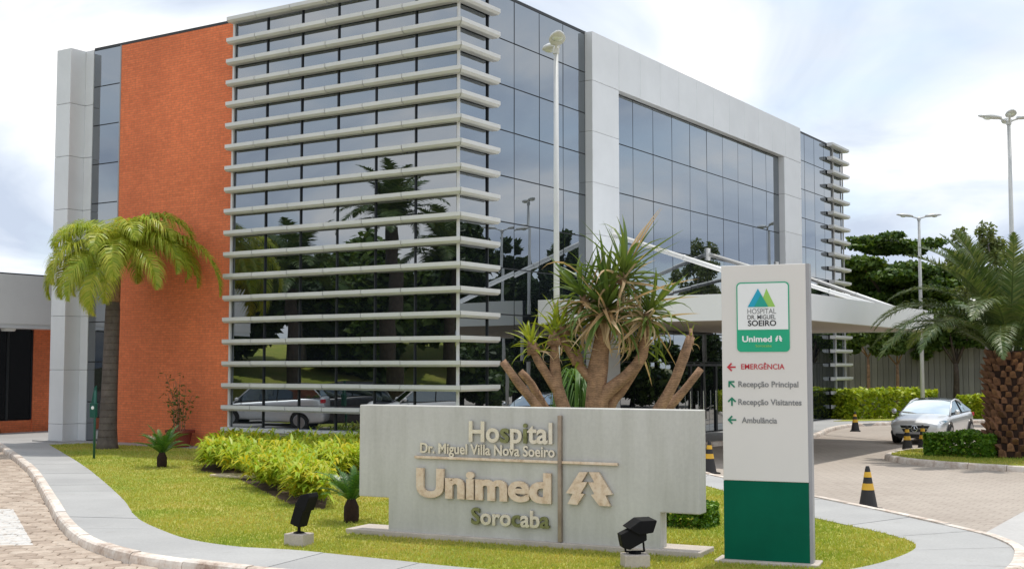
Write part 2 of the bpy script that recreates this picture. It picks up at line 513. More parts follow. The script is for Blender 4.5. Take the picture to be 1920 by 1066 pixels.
mat_leaf('leaf_dead', [(0.26, 0.15, 0.07), (0.50, 0.34, 0.18), (0.74, 0.64, 0.48)], 0.7, trans=0.2)
mat_leaf('leaf_tree_dark', [(0.012, 0.035, 0.008), (0.03, 0.065, 0.012), (0.075, 0.11, 0.02)], 0.5, trans=0.25)
mat_leaf('leaf_tree_broad', [(0.025, 0.065, 0.012), (0.08, 0.15, 0.024), (0.22, 0.29, 0.05)], 0.5, trans=0.3)
mat_leaf('leaf_tree_mid', [(0.03, 0.07, 0.012), (0.07, 0.13, 0.02), (0.14, 0.20, 0.035)], 0.5, trans=0.3)
mat_leaf('leaf_tree_pale', [(0.08, 0.12, 0.03), (0.16, 0.21, 0.06), (0.28, 0.32, 0.12)], 0.5, trans=0.3)
mat_leaf('leaf_hedge', [(0.04, 0.12, 0.012), (0.11, 0.24, 0.022), (0.24, 0.38, 0.03)], 0.45, trans=0.25, patch=3)
mat_leaf('leaf_hedge_lime', [(0.18, 0.30, 0.02), (0.38, 0.48, 0.03), (0.60, 0.60, 0.04)], 0.45, trans=0.3, patch=1.2)
mat_leaf('leaf_weeping', [(0.03, 0.09, 0.015), (0.07, 0.16, 0.025), (0.13, 0.24, 0.04)], 0.45, trans=0.3)

# ------------------------------------------------------------------ helpers


def link(o):
    COL.objects.link(o)
    return o


def tag(o, label=None, cat=None, group=None, kind=None):
    if label: o['label'] = label
    if cat: o['category'] = cat
    if group: o['group'] = group
    if kind: o['kind'] = kind
    return o


def empty(name, loc=(0, 0, 0), rz=0.0, label=None, cat=None, group=None):
    o = bpy.data.objects.new(name, None)
    o.empty_display_size = 0.3
    o.location = loc
    o.rotation_euler = (0, 0, rz)
    link(o)
    return tag(o, label, cat, group)


def np_mesh(name, V, F):
    """V (n,3), F (m,k) arrays."""
    V = np.asarray(V, dtype=np.float32); F = np.asarray(F, dtype=np.int32)
    me = bpy.data.meshes.new(name)
    m, k = F.shape
    me.vertices.add(len(V)); me.vertices.foreach_set('co', V.ravel())
    me.loops.add(m * k); me.loops.foreach_set('vertex_index', F.ravel())
    me.polygons.add(m)
    me.polygons.foreach_set('loop_start', np.arange(0, m * k, k, dtype=np.int32))
    me.update(calc_edges=True)
    return me


def add(name, me, mat, parent=None, loc=(0, 0, 0), rot=(0, 0, 0), smooth=False):
    if mat is not None and len(me.materials) == 0:
        me.materials.append(MATS[mat])
    if smooth:
        me.polygons.foreach_set('use_smooth', [True] * len(me.polygons))
    o = bpy.data.objects.new(name, me)
    o.location = loc
    o.rotation_euler = rot
    if parent is not None:
        o.parent = parent
    return link(o)


def bevel(o, w=0.01, seg=2, angle=30):
    m = o.modifiers.new('bevel', 'BEVEL')
    m.width = w; m.segments = seg; m.limit_method = 'ANGLE'; m.angle_limit = R(angle)
    return o


class MB:
    def __init__(s):
        s.v = []; s.f = []

    def quad(s, a, b, c, d):
        n = len(s.v); s.v += [tuple(a), tuple(b), tuple(c), tuple(d)]; s.f.append((n, n + 1, n + 2, n + 3)); return s

    def box(s, x0, x1, y0, y1, z0, z1, M=None):
        n = len(s.v)
        P = [(x0, y0, z0), (x1, y0, z0), (x1, y1, z0), (x0, y1, z0), (x0, y0, z1), (x1, y0, z1), (x1, y1, z1), (x0, y1, z1)]
        if M is not None:
            P = [tuple(M @ Vector(p)) for p in P]
        s.v += P
        s.f += [(n, n + 3, n + 2, n + 1), (n + 4, n + 5, n + 6, n + 7), (n, n + 1, n + 5, n + 4), (n + 1, n + 2, n + 6, n + 5), (n + 2, n + 3, n + 7, n + 6), (n + 3, n, n + 4, n + 7)]
        return s

    def prism(s, poly, z0, z1, bottom=True):
        a = sum(poly[i][0] * poly[(i + 1) % len(poly)][1] - poly[(i + 1) % len(poly)][0] * poly[i][1] for i in range(len(poly)))
        if a < 0: poly = list(poly)[::-1]
        n = len(s.v); k = len(poly)
        s.v += [(x, y, z0) for x, y in poly] + [(x, y, z1) for x, y in poly]
        if bottom: s.f.append(tuple(n + i for i in range(k))[::-1])
        s.f.append(tuple(n + k + i for i in range(k)))
        s.f += [(n + i, n + (i + 1) % k, n + k + (i + 1) % k, n + k + i) for i in range(k)]
        return s

    def tube(s, pts, rad, n=8, cap=True):
        pts = [Vector(p) for p in pts]
        if isinstance(rad, (int, float)): rad = [rad] * len(pts)
        a = None; base = len(s.v)
        for i, p in enumerate(pts):
            d = (pts[min(i + 1, len(pts) - 1)] - pts[max(i - 1, 0)]).normalized()
            if a is None: a = d.orthogonal()
            a = a - d * a.dot(d)
            if a.length < 1e-4: a = d.orthogonal()
            a.normalize(); b = d.cross(a).normalized()
            for k in range(n):
                t = 2 * math.pi * k / n
                s.v.append(tuple(p + (a * math.cos(t) + b * math.sin(t)) * rad[i]))
        for i in range(len(pts) - 1):
            for k in range(n):
                q = base + i * n
                s.f.append((q + k, q + (k + 1) % n, q + n + (k + 1) % n, q + n + k))
        if cap:
            s.f.append(tuple(base + k for k in range(n))[::-1])
            q = base + (len(pts) - 1) * n
            s.f.append(tuple(q + k for k in range(n)))
        return s

    def lathe(s, prof, n=16, c=(0, 0, 0), axis='z'):
        base = len(s.v)
        for r_, h in prof:
            for k in range(n):
                t = 2 * math.pi * k / n
                a, b = r_ * math.cos(t), r_ * math.sin(t)
                p = (a, b, h) if axis == 'z' else ((a, h, b) if axis == 'y' else (h, a, b))
                s.v.append((p[0] + c[0], p[1] + c[1], p[2] + c[2]))
        for i in range(len(prof) - 1):
            for k in range(n):
                q = base + i * n
                s.f.append((q + k, q + (k + 1) % n, q + n + (k + 1) % n, q + n + k))
        s.f.append(tuple(base + k for k in range(n))[::-1])
        q = base + (len(prof) - 1) * n
        s.f.append(tuple(q + k for k in range(n)))
        return s

    def mesh(s, name='mesh'):
        me = bpy.data.meshes.new(name)
        me.from_pydata(s.v, [], s.f)
        me.update()
        return me

    def build(s, name, mat, parent=None, loc=(0, 0, 0), rot=(0, 0, 0), smooth=False):
        return add(name, s.mesh(name), mat, parent, loc, rot, smooth)


def copy_tree(o, parent=None):
    c = o.copy(); link(c)
    if parent is not None: c.parent = parent
    for ch in list(o.children): copy_tree(ch, c)
    return c


def catmull(P, step):
    P = [np.array(p, float) for p in P]
    out = []
    for i in range(len(P) - 1):
        p0 = P[max(i - 1, 0)]; p1 = P[i]; p2 = P[i + 1]; p3 = P[min(i + 2, len(P) - 1)]
        n = max(2, int(np.linalg.norm((p2 - p1)[:2]) / step))
        for k in range(n):
            t = k / n
            out.append(0.5 * ((2 * p1) + (-p0 + p2) * t + (2 * p0 - 5 * p1 + 4 * p2 - p3) * t * t + (-p0 + 3 * p1 - 3 * p2 + p3) * t ** 3))
    out.append(P[-1])
    return out


PSI = 0.5692
CX, CY = -1.39, 31.71
BA = R(90) - PSI                      # heading of the entrance front
SB, CB = math.sin(PSI), math.cos(PSI)


def wld(bx, by):                      # building axes -> world
    return (CX + bx * SB - by * CB, CY + bx * CB + by * SB)


def inside(poly, X, Y):
    poly = np.asarray(poly); n = len(poly)
    c = np.zeros(len(X), bool); j = n - 1
    for i in range(n):
        xi, yi = poly[i]; xj, yj = poly[j]
        hit = ((yi > Y) != (yj > Y)) & (X < (xj - xi) * (Y - yi) / (yj - yi + 1e-12) + xi)
        c ^= hit; j = i
    return c


# ------------------------------------------------------------------ ground, road, pavements
tag(MB().box(-2500, 2500, -2500, 2500, -1.0, -0.03).build('ground', 'earth'), kind='structure')
road = tag(MB().box(-75, 75, -40, 85, -0.025, 0.0).build('road', 'paving_far'), kind='structure')

PAIR = [((-13.9, 37.6), (-15.6, 38.2)), ((-13.29, 36.31), (-14.91, 36.88)), ((-9.93, 29.2), (-11.06, 29.07)),
        ((-7.06, 22.63), (-8.18, 22.53)), ((-5.86, 19.59), (-7.0, 19.8)), ((-5.05, 18.06), (-6.21, 18.1)),
        ((-4.31, 16.96), (-5.5, 16.85)), ((-3.52, 16.31), (-4.6, 15.75)), ((-2.71, 15.99), (-3.26, 14.81)),
        ((-1.55, 15.28), (-2.1, 14.2)), ((-0.37, 14.57), (-0.9, 13.4)), ((1.3, 14.0), (1.1, 12.7)),
        ((2.8, 14.05), (3.6, 12.9)), ((3.94, 14.57), (5.3, 14.0)), ((4.9, 15.7), (6.3, 15.8)),
        ((5.32, 16.65), (6.55, 17.1)), ((5.2, 17.7), (6.4, 18.3)), ((4.66, 19.45), (5.85, 20.68)),
        ((4.2, 22.0), (5.33, 22.65)), ((3.84, 24.42), (4.37, 26.45)), ((3.2, 27.0), (3.99, 28.3)),
        ((2.2, 29.4), (3.4, 30.2))]
inner = np.array(catmull([p[0] for p in PAIR], 0.05)[:])
# resample both edges by the control-pair parameter
def resample(ctrl, m):
    fine = catmull([np.array([*c, i]) for i, c in enumerate(ctrl)], 0.05)
    fine = np.array(fine)
    tt = np.linspace(0, len(ctrl) - 1, m)
    return np.stack([np.interp(tt, fine[:, 2], fine[:, 0]), np.interp(tt, fine[:, 2], fine[:, 1])], 1)


NP_ = 420
EI = resample([p[0] for p in PAIR], NP_)
EO = resample([p[1] for p in PAIR], NP_)
mid = (EI + EO) / 2
arc = np.concatenate([[0], np.cumsum(np.linalg.norm(np.diff(mid, axis=0), axis=1))])
ZS = 0.128

sw_bed = MB()
ring = [tuple(p) for p in EI] + [tuple(p) for p in EO[::-1]]
for i in range(NP_ - 1):
    sw_bed.quad((*EI[i], 0.108), (*EI[i + 1], 0.108), (*EO[i + 1], 0.108), (*EO[i], 0.108))
sidewalk = tag(sw_bed.build('sidewalk', 'soil'), kind='structure')
cuts = np.arange(0, arc[-1], 1.45)
for a, b in zip(cuts[:-1], cuts[1:]):
    ts = np.linspace(a + 0.007, b - 0.007, 6)
    L_ = [(np.interp(t, arc, EI[:, 0]), np.interp(t, arc, EI[:, 1])) for t in ts]
    R_ = [(np.interp(t, arc, EO[:, 0]), np.interp(t, arc, EO[:, 1])) for t in ts]
    z = ZS + rnd.uniform(-0.003, 0.003)
    s = MB().prism(L_ + R_[::-1], 0.09, z).build('slab', 'slab_concrete', sidewalk)


def kerb_run(name, path, width, h, side, step=1.0, jitter=0.012, base=-0.01):
    """kerb stones along a path; the stones lie on `side` of it."""
    path = np.asarray(path)
    ar = np.concatenate([[0], np.cumsum(np.linalg.norm(np.diff(path, axis=0), axis=1))])
    T = np.gradient(path, axis=0); T /= np.linalg.norm(T, axis=1)[:, None] + 1e-9
    Nn = np.stack([T[:, 1], -T[:, 0]], 1) * side
    out = path + Nn * width
    root = MB()
    for i in range(0, len(path) - 1):
        root.quad((*path[i], 0.03), (*path[i + 1], 0.03), (*out[i + 1], 0.03), (*out[i], 0.03))
    root = tag(root.build(name, 'footing_concrete'), kind='structure')
    c = np.arange(0, ar[-1] + step * 0.3, step)
    if c[-1] > ar[-1]: c[-1] = ar[-1]
    for a, b in zip(c[:-1], c[1:]):
        ts = np.linspace(a + 0.008, b - 0.008, 5)
        j = rnd.uniform(-jitter, jitter); z = h + rnd.uniform(-0.008, 0.008)
        I = [np.array([np.interp(t, ar, path[:, 0]), np.interp(t, ar, path[:, 1])]) for t in ts]
        O = [np.array([np.interp(t, ar, out[:, 0]), np.interp(t, ar, out[:, 1])]) for t in ts]
        mb = MB()
        V = []
        for p, q in zip(I, O):
            d = q - p
            prof = [(0.0, base), (0.0, z), (0.72, z + 0.002), (0.92, z - 0.02), (1.0, z - 0.06), (1.06, base)]
            V.append([(*(p + d * (u + j)), zz) for u, zz in prof])
        n0 = 6
        for row in V: mb.v += row
        for i in range(4):
            for k in range(n0 - 1):
                mb.f.append((i * n0 + k, i * n0 + k + 1, (i + 1) * n0 + k + 1, (i + 1) * n0 + k))
        mb.f.append(tuple(range(n0))[::-1]); mb.f.append(tuple(4 * n0 + k for k in range(n0)))
        o = mb.build('kerb_stone', 'kerb_paint', root)
    return root


kerb_run('kerb', EO, 0.17, 0.145, 1)

lawn_poly = [tuple(p) for p in EI[::4]] + [wld(-0.75, -0.9), wld(-0.75, 13.3)]
tag(MB().prism(lawn_poly, -0.02, 0.118).build('lawn', 'lawn_sheet'), kind='structure')
apron = MB().prism([wld(-0.75, -0.9), wld(-0.75, 15.9), wld(0.05, 15.9), wld(0.05, -0.9)], -0.01, 0.136)
tag(apron.build('apron', 'apron_concrete'), kind='structure')
# paving in front of the annex
tag(MB().prism([wld(-0.75, 13.3), wld(-0.75, 15.9), wld(4, 15.9), wld(4, 21.4), wld(-13, 21.4), wld(-13, 16.3), (-15.6, 38.2), (-13.9, 37.6)], -0.012, 0.10).build('annex_pavement', 'apron_concrete'), kind='structure')

# entrance pavement along the front
ENT = [(2.2, -0.02), (2.2, -2.0), (8, -2.4), (13, -2.9), (15.6, -3.7), (20.7, -2.7), (24.4, -2.4), (27, -3.2), (31.4, -6.1), (44, -12), (46, -10), (33, -0.02)]
ENT_W = [wld(*p) for p in ENT]
tag(MB().prism(ENT_W, -0.01, 0.118).build('entrance_pavement', 'slab_concrete'), kind='structure')
kerb_run('entrance_kerb', np.array(catmull([wld(*p) for p in ENT[1:10]], 0.4)), 0.16, 0.135, 1, 1.2)
# far lawn behind the drive
FAR = [(26.5, -1.0), (27.5, -2.0), (31.6, -4.9), (44, -10.6), (60, -18), (90, -18), (90, 30), (33, 30), (33, -1.0)]
tag(MB().prism([wld(*p) for p in FAR], -0.01, 0.135).build('far_lawn', 'lawn_sheet'), kind='structure')

# planted island with the big palm
ISL = [(10.55, 34.3), (10.12, 33.5), (9.98, 32.5), (10.2, 31.5), (10.9, 30.4), (12.0, 29.4), (14.0, 28.2), (17, 27.3), (20, 27.6), (21.5, 30), (21, 33), (18.5, 35.2), (15.5, 36.3), (12.9, 36.2), (11.4, 35.4), (10.55, 34.3)]
isl = np.array(catmull(ISL, 0.3))
tag(MB().prism([tuple(p) for p in isl[:-1]], -0.01, 0.125).build('island_lawn', 'lawn_sheet'), kind='structure')
kerb_run('island_kerb', isl, 0.16, 0.14, 1, 0.9)

# concrete strip crossing the road at the right
cp = [(6.86, 18.39), (8.69, 21.35), (13.5, 27.0), (18.0, 24.0), (14, 12), (8, 9), (5.5, 12.5), (6.65, 14.6), (6.98, 16.6)]
tag(MB().prism(cp, -0.005, 0.0045).build('concrete_crossing', 'concrete_pale'), kind='structure')


# hexagonal paver blocks in the left roadway
def hex_mesh(f2f=0.262, h=0.045):
    mb = MB(); r = f2f / math.sqrt(3)
    for zz, k in ((-0.02, 1.0), (h - 0.010, 1.0), (h, 0.90)):
        mb.v += [(r * k * math.cos(math.pi / 3 * i), r * k * math.sin(math.pi / 3 * i), zz) for i in range(6)]
    for a in (0, 6):
        mb.f += [(a + i, a + (i + 1) % 6, a + 6 + (i + 1) % 6, a + 6 + i) for i in range(6)]
    mb.f.append(tuple(12 + i for i in range(6)))
    return mb


hexm = hex_mesh()
hex_me = hexm.mesh('paver'); hex_me.materials.append(MATS['paver_block'])
pz = 0.275
cand = []
ko = EO.copy()
Tk = np.gradient(ko, axis=0); Tk /= np.linalg.norm(Tk, axis=1)[:, None]
ko = ko + np.stack([Tk[:, 1], -Tk[:, 0]], 1) * 0.10
sel = ko[:int(NP_ * 0.56)]
reg = [tuple(p) for p in sel[::3]] + [(1.5, 9.5), (-13, 9.5), (-24, 38.2)]
ca, sa = math.cos(R(35)), math.sin(R(35))
for i in range(-160, 160):
    for j in range(-160, 160):
        lx = i * pz * math.sqrt(3) / 2; ly = (j + (0.5 if i % 2 else 0)) * pz
        x = -8 + lx * ca - ly * sa; y = 20 + lx * sa + ly * ca
        cand.append((x, y))
cand = np.array(cand)
ok = inside(reg, cand[:, 0], cand[:, 1])
# in or just outside the view only
ok &= (cand[:, 0] > -0.47 * cand[:, 1] - 0.6) & (cand[:, 1] > 12.3)
cand = cand[ok]
cand = cand[np.argsort(cand[:, 1] + np.where(cand[:, 0] < -0.42 * cand[:, 1], 50, 0) + np.where(cand[:, 1] < 14.9, 50, 0))]
for x, y in cand[:300]:
    o = add('paver', hex_me, None, road, (x, y, -0.024 + rnd.uniform(-0.006, 0.006) + 0.004), (rnd.uniform(-0.02, 0.02), rnd.uniform(-0.02, 0.02), R(35) + rnd.uniform(-0.03, 0.03)))
rest = cand[300:]
hv = np.array(hexm.v); VV = []; FQ = []
for k, (x, y) in enumerate(rest):
    a = R(35) + rnd.uniform(-0.03, 0.03); c_, s_ = math.cos(a), math.sin(a)
    p = hv.copy(); p[:, 0], p[:, 1] = hv[:, 0] * c_ - hv[:, 1] * s_ + x, hv[:, 0] * s_ + hv[:, 1] * c_ + y
    p[:, 2] += -0.02 + rnd.uniform(-0.006, 0.006); VV.append(p)
st = MB(); 
for k, p in enumerate(VV):
    n = len(st.v); st.v += [tuple(q) for q in p]; st.f += [tuple(n + i for i in f) for f in hexm.f]
tag(st.build('paver_field', 'paver_block', road), kind='stuff')


# grass blades
def grass(name, poly, n, hmin, hmax, label, seed, near=None, avoid=()):
    g = np.random.default_rng(seed)
    P = np.asarray(poly); lo, hi = P.min(0), P.max(0)
    X = g.uniform(lo[0], hi[0], n * 4); Y = g.uniform(lo[1], hi[1], n * 4)
    if near:
        keep = g.uniform(0, 1, len(X)) < np.clip((near / np.maximum(Y, 1)) ** 2.2, 0, 1)
        X, Y = X[keep], Y[keep]
    k = inside(poly, X, Y); X, Y = X[k][:n], Y[k][:n]
    for av in avoid:
        k = ~inside(av, X, Y); X, Y = X[k], Y[k]
    m = len(X)
    a = g.uniform(0, 2 * np.pi, m); h = g.uniform(hmin, hmax, m); w = g.uniform(0.003, 0.0075, m) * (1 + Y / 25.0)
    l = g.uniform(0.1, 0.9, m) * h; b = g.uniform(0, 2 * np.pi, m)
    z = np.full(m, 0.115)
    v0 = np.stack([X - np.cos(a) * w, Y - np.sin(a) * w, z], 1)
    v1 = np.stack([X + np.cos(a) * w, Y + np.sin(a) * w, z], 1)
    v2 = np.stack([X + np.cos(b) * l, Y + np.sin(b) * l, z + h], 1)
    V = np.stack([v0, v1, v2], 1).reshape(-1, 3)
    F = np.arange(3 * m).reshape(-1, 3)
    o = add(name, np_mesh(name, V, F), 'grass_blade')
    return tag(o, label, 'grass', kind='stuff')


BED = [(-7.9, 32.8), (-7.0, 28.2), (-5.8, 26.4), (-3.75, 21.3), (-3.05, 20.5), (-3.3, 22.5), (-3.75, 24.9), (-2.6, 27.2), (-1.4, 29.5), (-4.2, 32.0), (-7.2, 33.8)]
grass('lawn_grass', lawn_poly, 230000, 0.02, 0.05, 'short yellowish green lawn grass around the concrete hospital sign', 3, near=14.5, avoid=(BED,))
grass('island_grass', [tuple(p) for p in isl[:-1]], 22000, 0.03, 0.08, 'short grass on the kerbed island under the thick palm', 4)

# ------------------------------------------------------------------ hospital building
hosp = empty('hospital_building', (CX, CY, 0), BA, 'large hospital block with brick wall, mirrored glass, white louvres and white portal frame', 'building')
HT = 12.6
XR, YL = 31.2, 15.25
core = MB()
core.box(0.035, XR - 0.035, 0.035, YL, 0.1, HT - 0.05)
core.build('wall', 'dark_frame', hosp)
cop = MB()
cop.box(0.0, 0.3, -0.0, 14.25, HT - 0.05, HT + 0.03).box(0.3, XR, 0.0, 0.3, HT - 0.05, HT + 0.03).box(XR - 0.3, XR, 0.3, YL, HT - 0.05, HT + 0.03).box(0.3, XR - 0.3, YL - 0.3, YL, HT - 0.05, HT + 0.03)
cop.build('coping', 'dark_frame', hosp)
MB().box(0.31, XR - 0.31, 0.31, YL - 0.31, HT - 0.048, HT - 0.02).build('roof', 'roof_grey', hosp)

# brick wall
MB().box(-0.02, 0.03, 8.06, 12.93, 0.12, HT - 0.06).build('brick_wall', 'brick', hosp)
MB().box(-0.035, 0.034, 8.0, 8.055, 0.12, HT - 0.05).build('wall_trim', 'louvre_metal', hosp)
MB().box(-0.03, 0.034, 12.935, 12.985, 0.12, HT - 0.05).build('wall_trim', 'totem_edge', hosp)
MB().box(-0.028, 0.02, 8.06, 12.93, HT - 0.058, HT + 0.01).build('wall_cap', 'dark_frame', hosp)

# curtain walls: the frame grid, each pane a piece of it
pane_cache = {}


def pane(parent, axis, a0, a1, z0, z1, mat='glass_wall', off=0.0, tilt=0.0028):
    w = a1 - a0 - 0.034; h = z1 - z0 - 0.034
    key = (axis, round(w, 3), round(h, 3), mat)
    if key not in pane_cache:
        mb = MB()
        if axis == 'x': mb.box(-0.012, 0.012, -w / 2, w / 2, -h / 2, h / 2)
        else: mb.box(-w / 2, w / 2, -0.012, 0.012, -h / 2, h / 2)
        me = mb.mesh('pane'); me.materials.append(MATS[mat]); pane_cache[key] = me
    am, zm = (a0 + a1) / 2, (z0 + z1) / 2
    t1, t2 = rnd.gauss(0, tilt), rnd.gauss(0, tilt)
    loc = (off, am, zm) if axis == 'x' else (am, off, zm)
    rot = (0, t1, t2) if axis == 'x' else (t1, 0, t2)
    return add('pane', pane_cache[key], None, parent, loc, rot)


def grid_frame(axis, cols, rows, d0, d1, w=0.028):
    mb = MB()
    for c in cols:
        if axis == 'x': mb.box(d0, d1, c - w / 2, c + w / 2, rows[-1], rows[0])
        else: mb.box(c - w / 2, c + w / 2, d0, d1, rows[-1], rows[0])
    for r_ in rows:
        if axis == 'x': mb.box(d0 + 0.002, d1 - 0.001, cols[0], cols[-1], r_ - w / 2, r_ + w / 2)
        else: mb.box(cols[0], cols[-1], d0 + 0.002, d1 - 0.001, r_ - w / 2, r_ + w / 2)
    return mb


ROWS = [HT - 0.06] + [12.6 - 1.25 * k for k in range(1, 10)] + [0.14]


def curtain(axis, cols, rows):
    fr = grid_frame(axis, cols, rows, 0.006, 0.034).build('curtain_wall', 'dark_frame', hosp)
    for a, b in zip(cols[:-1], cols[1:]):
        for z1, z0 in zip(rows[:-1], rows[1:]):
            pane(fr, axis, a, b, z0, z1)
    return fr


curtain('x', [8.0 * i / 6 for i in range(7)], ROWS)
curtain('x', [12.985, 14.25], ROWS)
curtain('y', [1.336 * i for i in range(5)] + [6.67], ROWS)
PROWS = [11.08, 9.5, 7.93, 6.36, 4.79, 3.6, 2.6, 0.14]
curtain('y', [8.42] + [9.83 + 1.47 * i for i in range(9)] + [23.02], PROWS)
curtain('y', [25.05, 26.18, 27.45, 28.75, 30.0, 31.2], ROWS)

# portal frame clad in white panels
PD = 0.257
portal = MB().box(6.70, 8.39, -PD + 0.02, -0.0, 0.14, HT - 0.03).box(8.39, 23.05, -PD + 0.02, 0.0, 11.12, HT - 0.03).box(23.05, 25.02, -PD + 0.02, 0.0, 0.14, HT - 0.03).build('portal_frame', 'totem_edge', hosp)
jz = [0.14, 1.72, 3.29, 4.86, 6.43, 8.0, 9.55, 11.1]
for (xa, xb) in ((6.69, 8.40), (23.04, 25.03)):
    for z0, z1 in zip(jz[:-1], jz[1:]):
        bevel(MB().box(xa, xb, -PD, 0.002, z0 + 0.006, z1 - 0.006).build('cladding_panel', 'panel_white', portal), 0.006, 1)
bx_ = [6.69, 8.42] + [9.9 + 1.475 * i for i in range(9)] + [23.2, 25.03]
for xa, xb in zip(bx_[:-1], bx_[1:]):
    bevel(MB().box(xa + (0.006 if xa > 7 else 0), xb - (0.006 if xb < 25 else 0), -PD - 0.002, 0.002, 11.106, HT - 0.0).build('cladding_panel', 'panel_white', portal), 0.006, 1)

# white end column of the brick wing
col_core = MB().box(-0.56, 0.3, 14.66, 15.28, 0.12, HT - 0.1).build('end_column', 'totem_edge', hosp)
cz = [0.12, 0.66, 2.35, 4.04, 5.73, 7.42, 9.11, 10.8, 12.58]
for z0, z1 in zip(cz[:-1], cz[1:]):
    bevel(MB().box(-0.60, 0.32, 14.63, 15.32, z0 + 0.006, z1 - 0.006).build('cladding_panel', 'panel_white', col_core), 0.006, 1)
    bevel(MB().box(-0.03, 0.034, 14.25, 14.625, z0 + 0.006, z1 - 0.006).build('cladding_panel', 'panel_white', col_core), 0.006, 1)

# louvres
LZ = [12.545 - 0.6256 * i for i in range(20)]
DL = 0.33
sunshade = MB().box(-0.085, -0.025, -0.085, -0.025, 0.3, HT - 0.02).build('sunshade_rail', 'louvre_metal', hosp)
MB().box(-0.085, -0.025, 7.93, 7.99, 0.3, HT - 0.02).build('sunshade_rail', 'louvre_metal', hosp)
for (x, y) in [(-0.035, 8.0 * i / 6) for i in range(1, 6)] + [(1.336, -0.035)]:
    MB().box(x - 0.018, x + 0.018, y - 0.018, y + 0.018, 0.3, HT - 0.1).build('louvre_bracket', 'dark_frame', sunshade)
yj = [8.04, 6.9, 5.57, 4.24, 2.91, 1.58]


def louvre_piece(poly, name='louvre'):
    mb = MB()
    cx = sum(p[0] for p in poly) / 4; cy = sum(p[1] for p in poly) / 4
    mb.prism(poly, -0.03, 0.07)
    n0 = len(mb.v) // 2
    for i in range(n0):                      # the underside is drawn in towards the glass: a shallow bevelled lip
        x, y, z = mb.v[i]
    lip = [(x + (0.075 if abs(x + DL) < 0.02 or abs(x - XR - DL) > 99 else 0), y + (0.075 if abs(y + DL) < 0.02 else 0)) for x, y in poly]
    lip = [(x - (0.075 if abs(x - XR - DL) < 0.02 else 0), y) for x, y in lip]
    k = len(mb.v); a = sum(poly[i][0] * poly[(i + 1) % 4][1] - poly[(i + 1) % 4][0] * poly[i][1] for i in range(4))
    P0, P1 = (poly, lip) if a > 0 else (poly[::-1], lip[::-1])
    mb.v += [(x, y, -0.0302) for x, y in P0] + [(x, y, -0.085) for x, y in P1]
    mb.f += [(k + 3 - i, k + (3 - i - 1) % 4, k + 4 + (3 - i - 1) % 4, k + 4 + 3 - i) for i in range(4)]
    mb.f.append((k + 7, k + 6, k + 5, k + 4))
    me = mb.mesh(name); me.materials.append(MATS['louvre_metal'])
    return me


pieces = []
for a, b in zip(yj[:-1], yj[1:]):
    pieces.append(louvre_piece([(-DL, a - 0.012), (-DL, b + 0.012), (-0.05, b + 0.012), (-0.05, a - 0.012)]))
pieces.append(louvre_piece([(-DL, yj[-1] - 0.012), (-DL, -DL + 0.012), (-0.05, -0.042), (-0.05, yj[-1] - 0.012)]))
pieces.append(louvre_piece([(-DL + 0.008, -DL), (1.50, -DL), (1.50, -0.05), (-0.042, -0.05)]))
for z in LZ:
    for me in pieces:
        add('louvre', me, None, sunshade, (0, 0, z + rnd.uniform(-0.003, 0.003)))
rails2 = MB()
for (x, y) in ((29.9, -0.05), (XR + 0.055, -0.055), (XR + 0.055, 6.0)):
    rails2.box(x - 0.03, x + 0.03, y - 0.03, y + 0.03, 0.3, HT - 0.02)
sun2 = rails2.build('sunshade_rail', 'louvre_metal', hosp)
farp = [louvre_piece([(29.1, -DL), (XR + DL - 0.008, -DL), (XR + 0.042, -0.05), (29.1, -0.05)]), louvre_piece([(XR + DL, -DL + 0.008), (XR + DL, 6.2), (XR + 0.05, 6.2), (XR + 0.05, -0.042)])]
for z in LZ:
    for me in farp:
        add('louvre', me, None, sun2, (0, 0, z))

# entrance canopy hung from the portal
CA, CB_, CK, Z0, Z1 = 3.5, 16.7, 7.7, 3.62, 4.29
can = MB()
can.box(CA, CB_, -CK, -CK + 0.16, Z0, Z1).box(CA, CA + 0.16, -CK + 0.16, -PD - 0.01, Z0, Z1).box(CB_ - 0.16, CB_, -CK + 0.16, -PD - 0.01, Z0, Z1)
can.box(CA + 0.16, CB_ - 0.16, -CK + 0.16, -PD - 0.01, Z0 + 0.12, Z0 + 0.3)
canopy = can.build('canopy', 'canopy_white', hosp)
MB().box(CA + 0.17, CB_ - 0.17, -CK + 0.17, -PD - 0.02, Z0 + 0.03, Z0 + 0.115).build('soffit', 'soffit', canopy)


def rod(x0, y0, z0, x1, y1, z1):
    mb = MB(); a, b = Vector((x0, y0, z0)), Vector((x1, y1, z1))
    mb.tube([a, b], 0.075, 12)
    r_ = mb.build('tie_rod', 'white_steel', canopy, smooth=True)
    for t in (0.34, 0.62):
        p = a.lerp(b, t); q = a.lerp(b, t + 0.006)
        MB().tube([p, q], 0.088, 12).build('collar', 'grey_steel', r_)
    MB().box(x0 - 0.12, x0 + 0.12, y0 - 0.02, y0 + 0.05, z0 - 0.22, z0 + 0.22).build('anchor_plate', 'white_steel', r_)


rod(7.95, -PD - 0.03, 6.5, 7.95, -7.2, 4.12)
rod(15.7, -0.05, 6.5, 15.7, -7.2, 4.12)
rod(22.6, -0.05, 6.5, 16.4, -7.2, 4.15)

# entrance door leaves under the canopy
for k in range(4):
    x0 = 13.0 + k * 1.1
    d = MB().box(x0, x0 + 0.06, -0.06, -0.015, 0.14, 2.55).box(x0 + 1.02, x0 + 1.08, -0.06, -0.015, 0.14, 2.55).box(x0 + 0.06, x0 + 1.02, -0.058, -0.017, 2.47, 2.55).build('door_frame', 'dark_frame', hosp)
    MB().tube([(x0 + 0.9, -0.11, 0.9), (x0 + 0.9, -0.11, 1.6)], 0.018).build('door_handle', 'chrome', d)

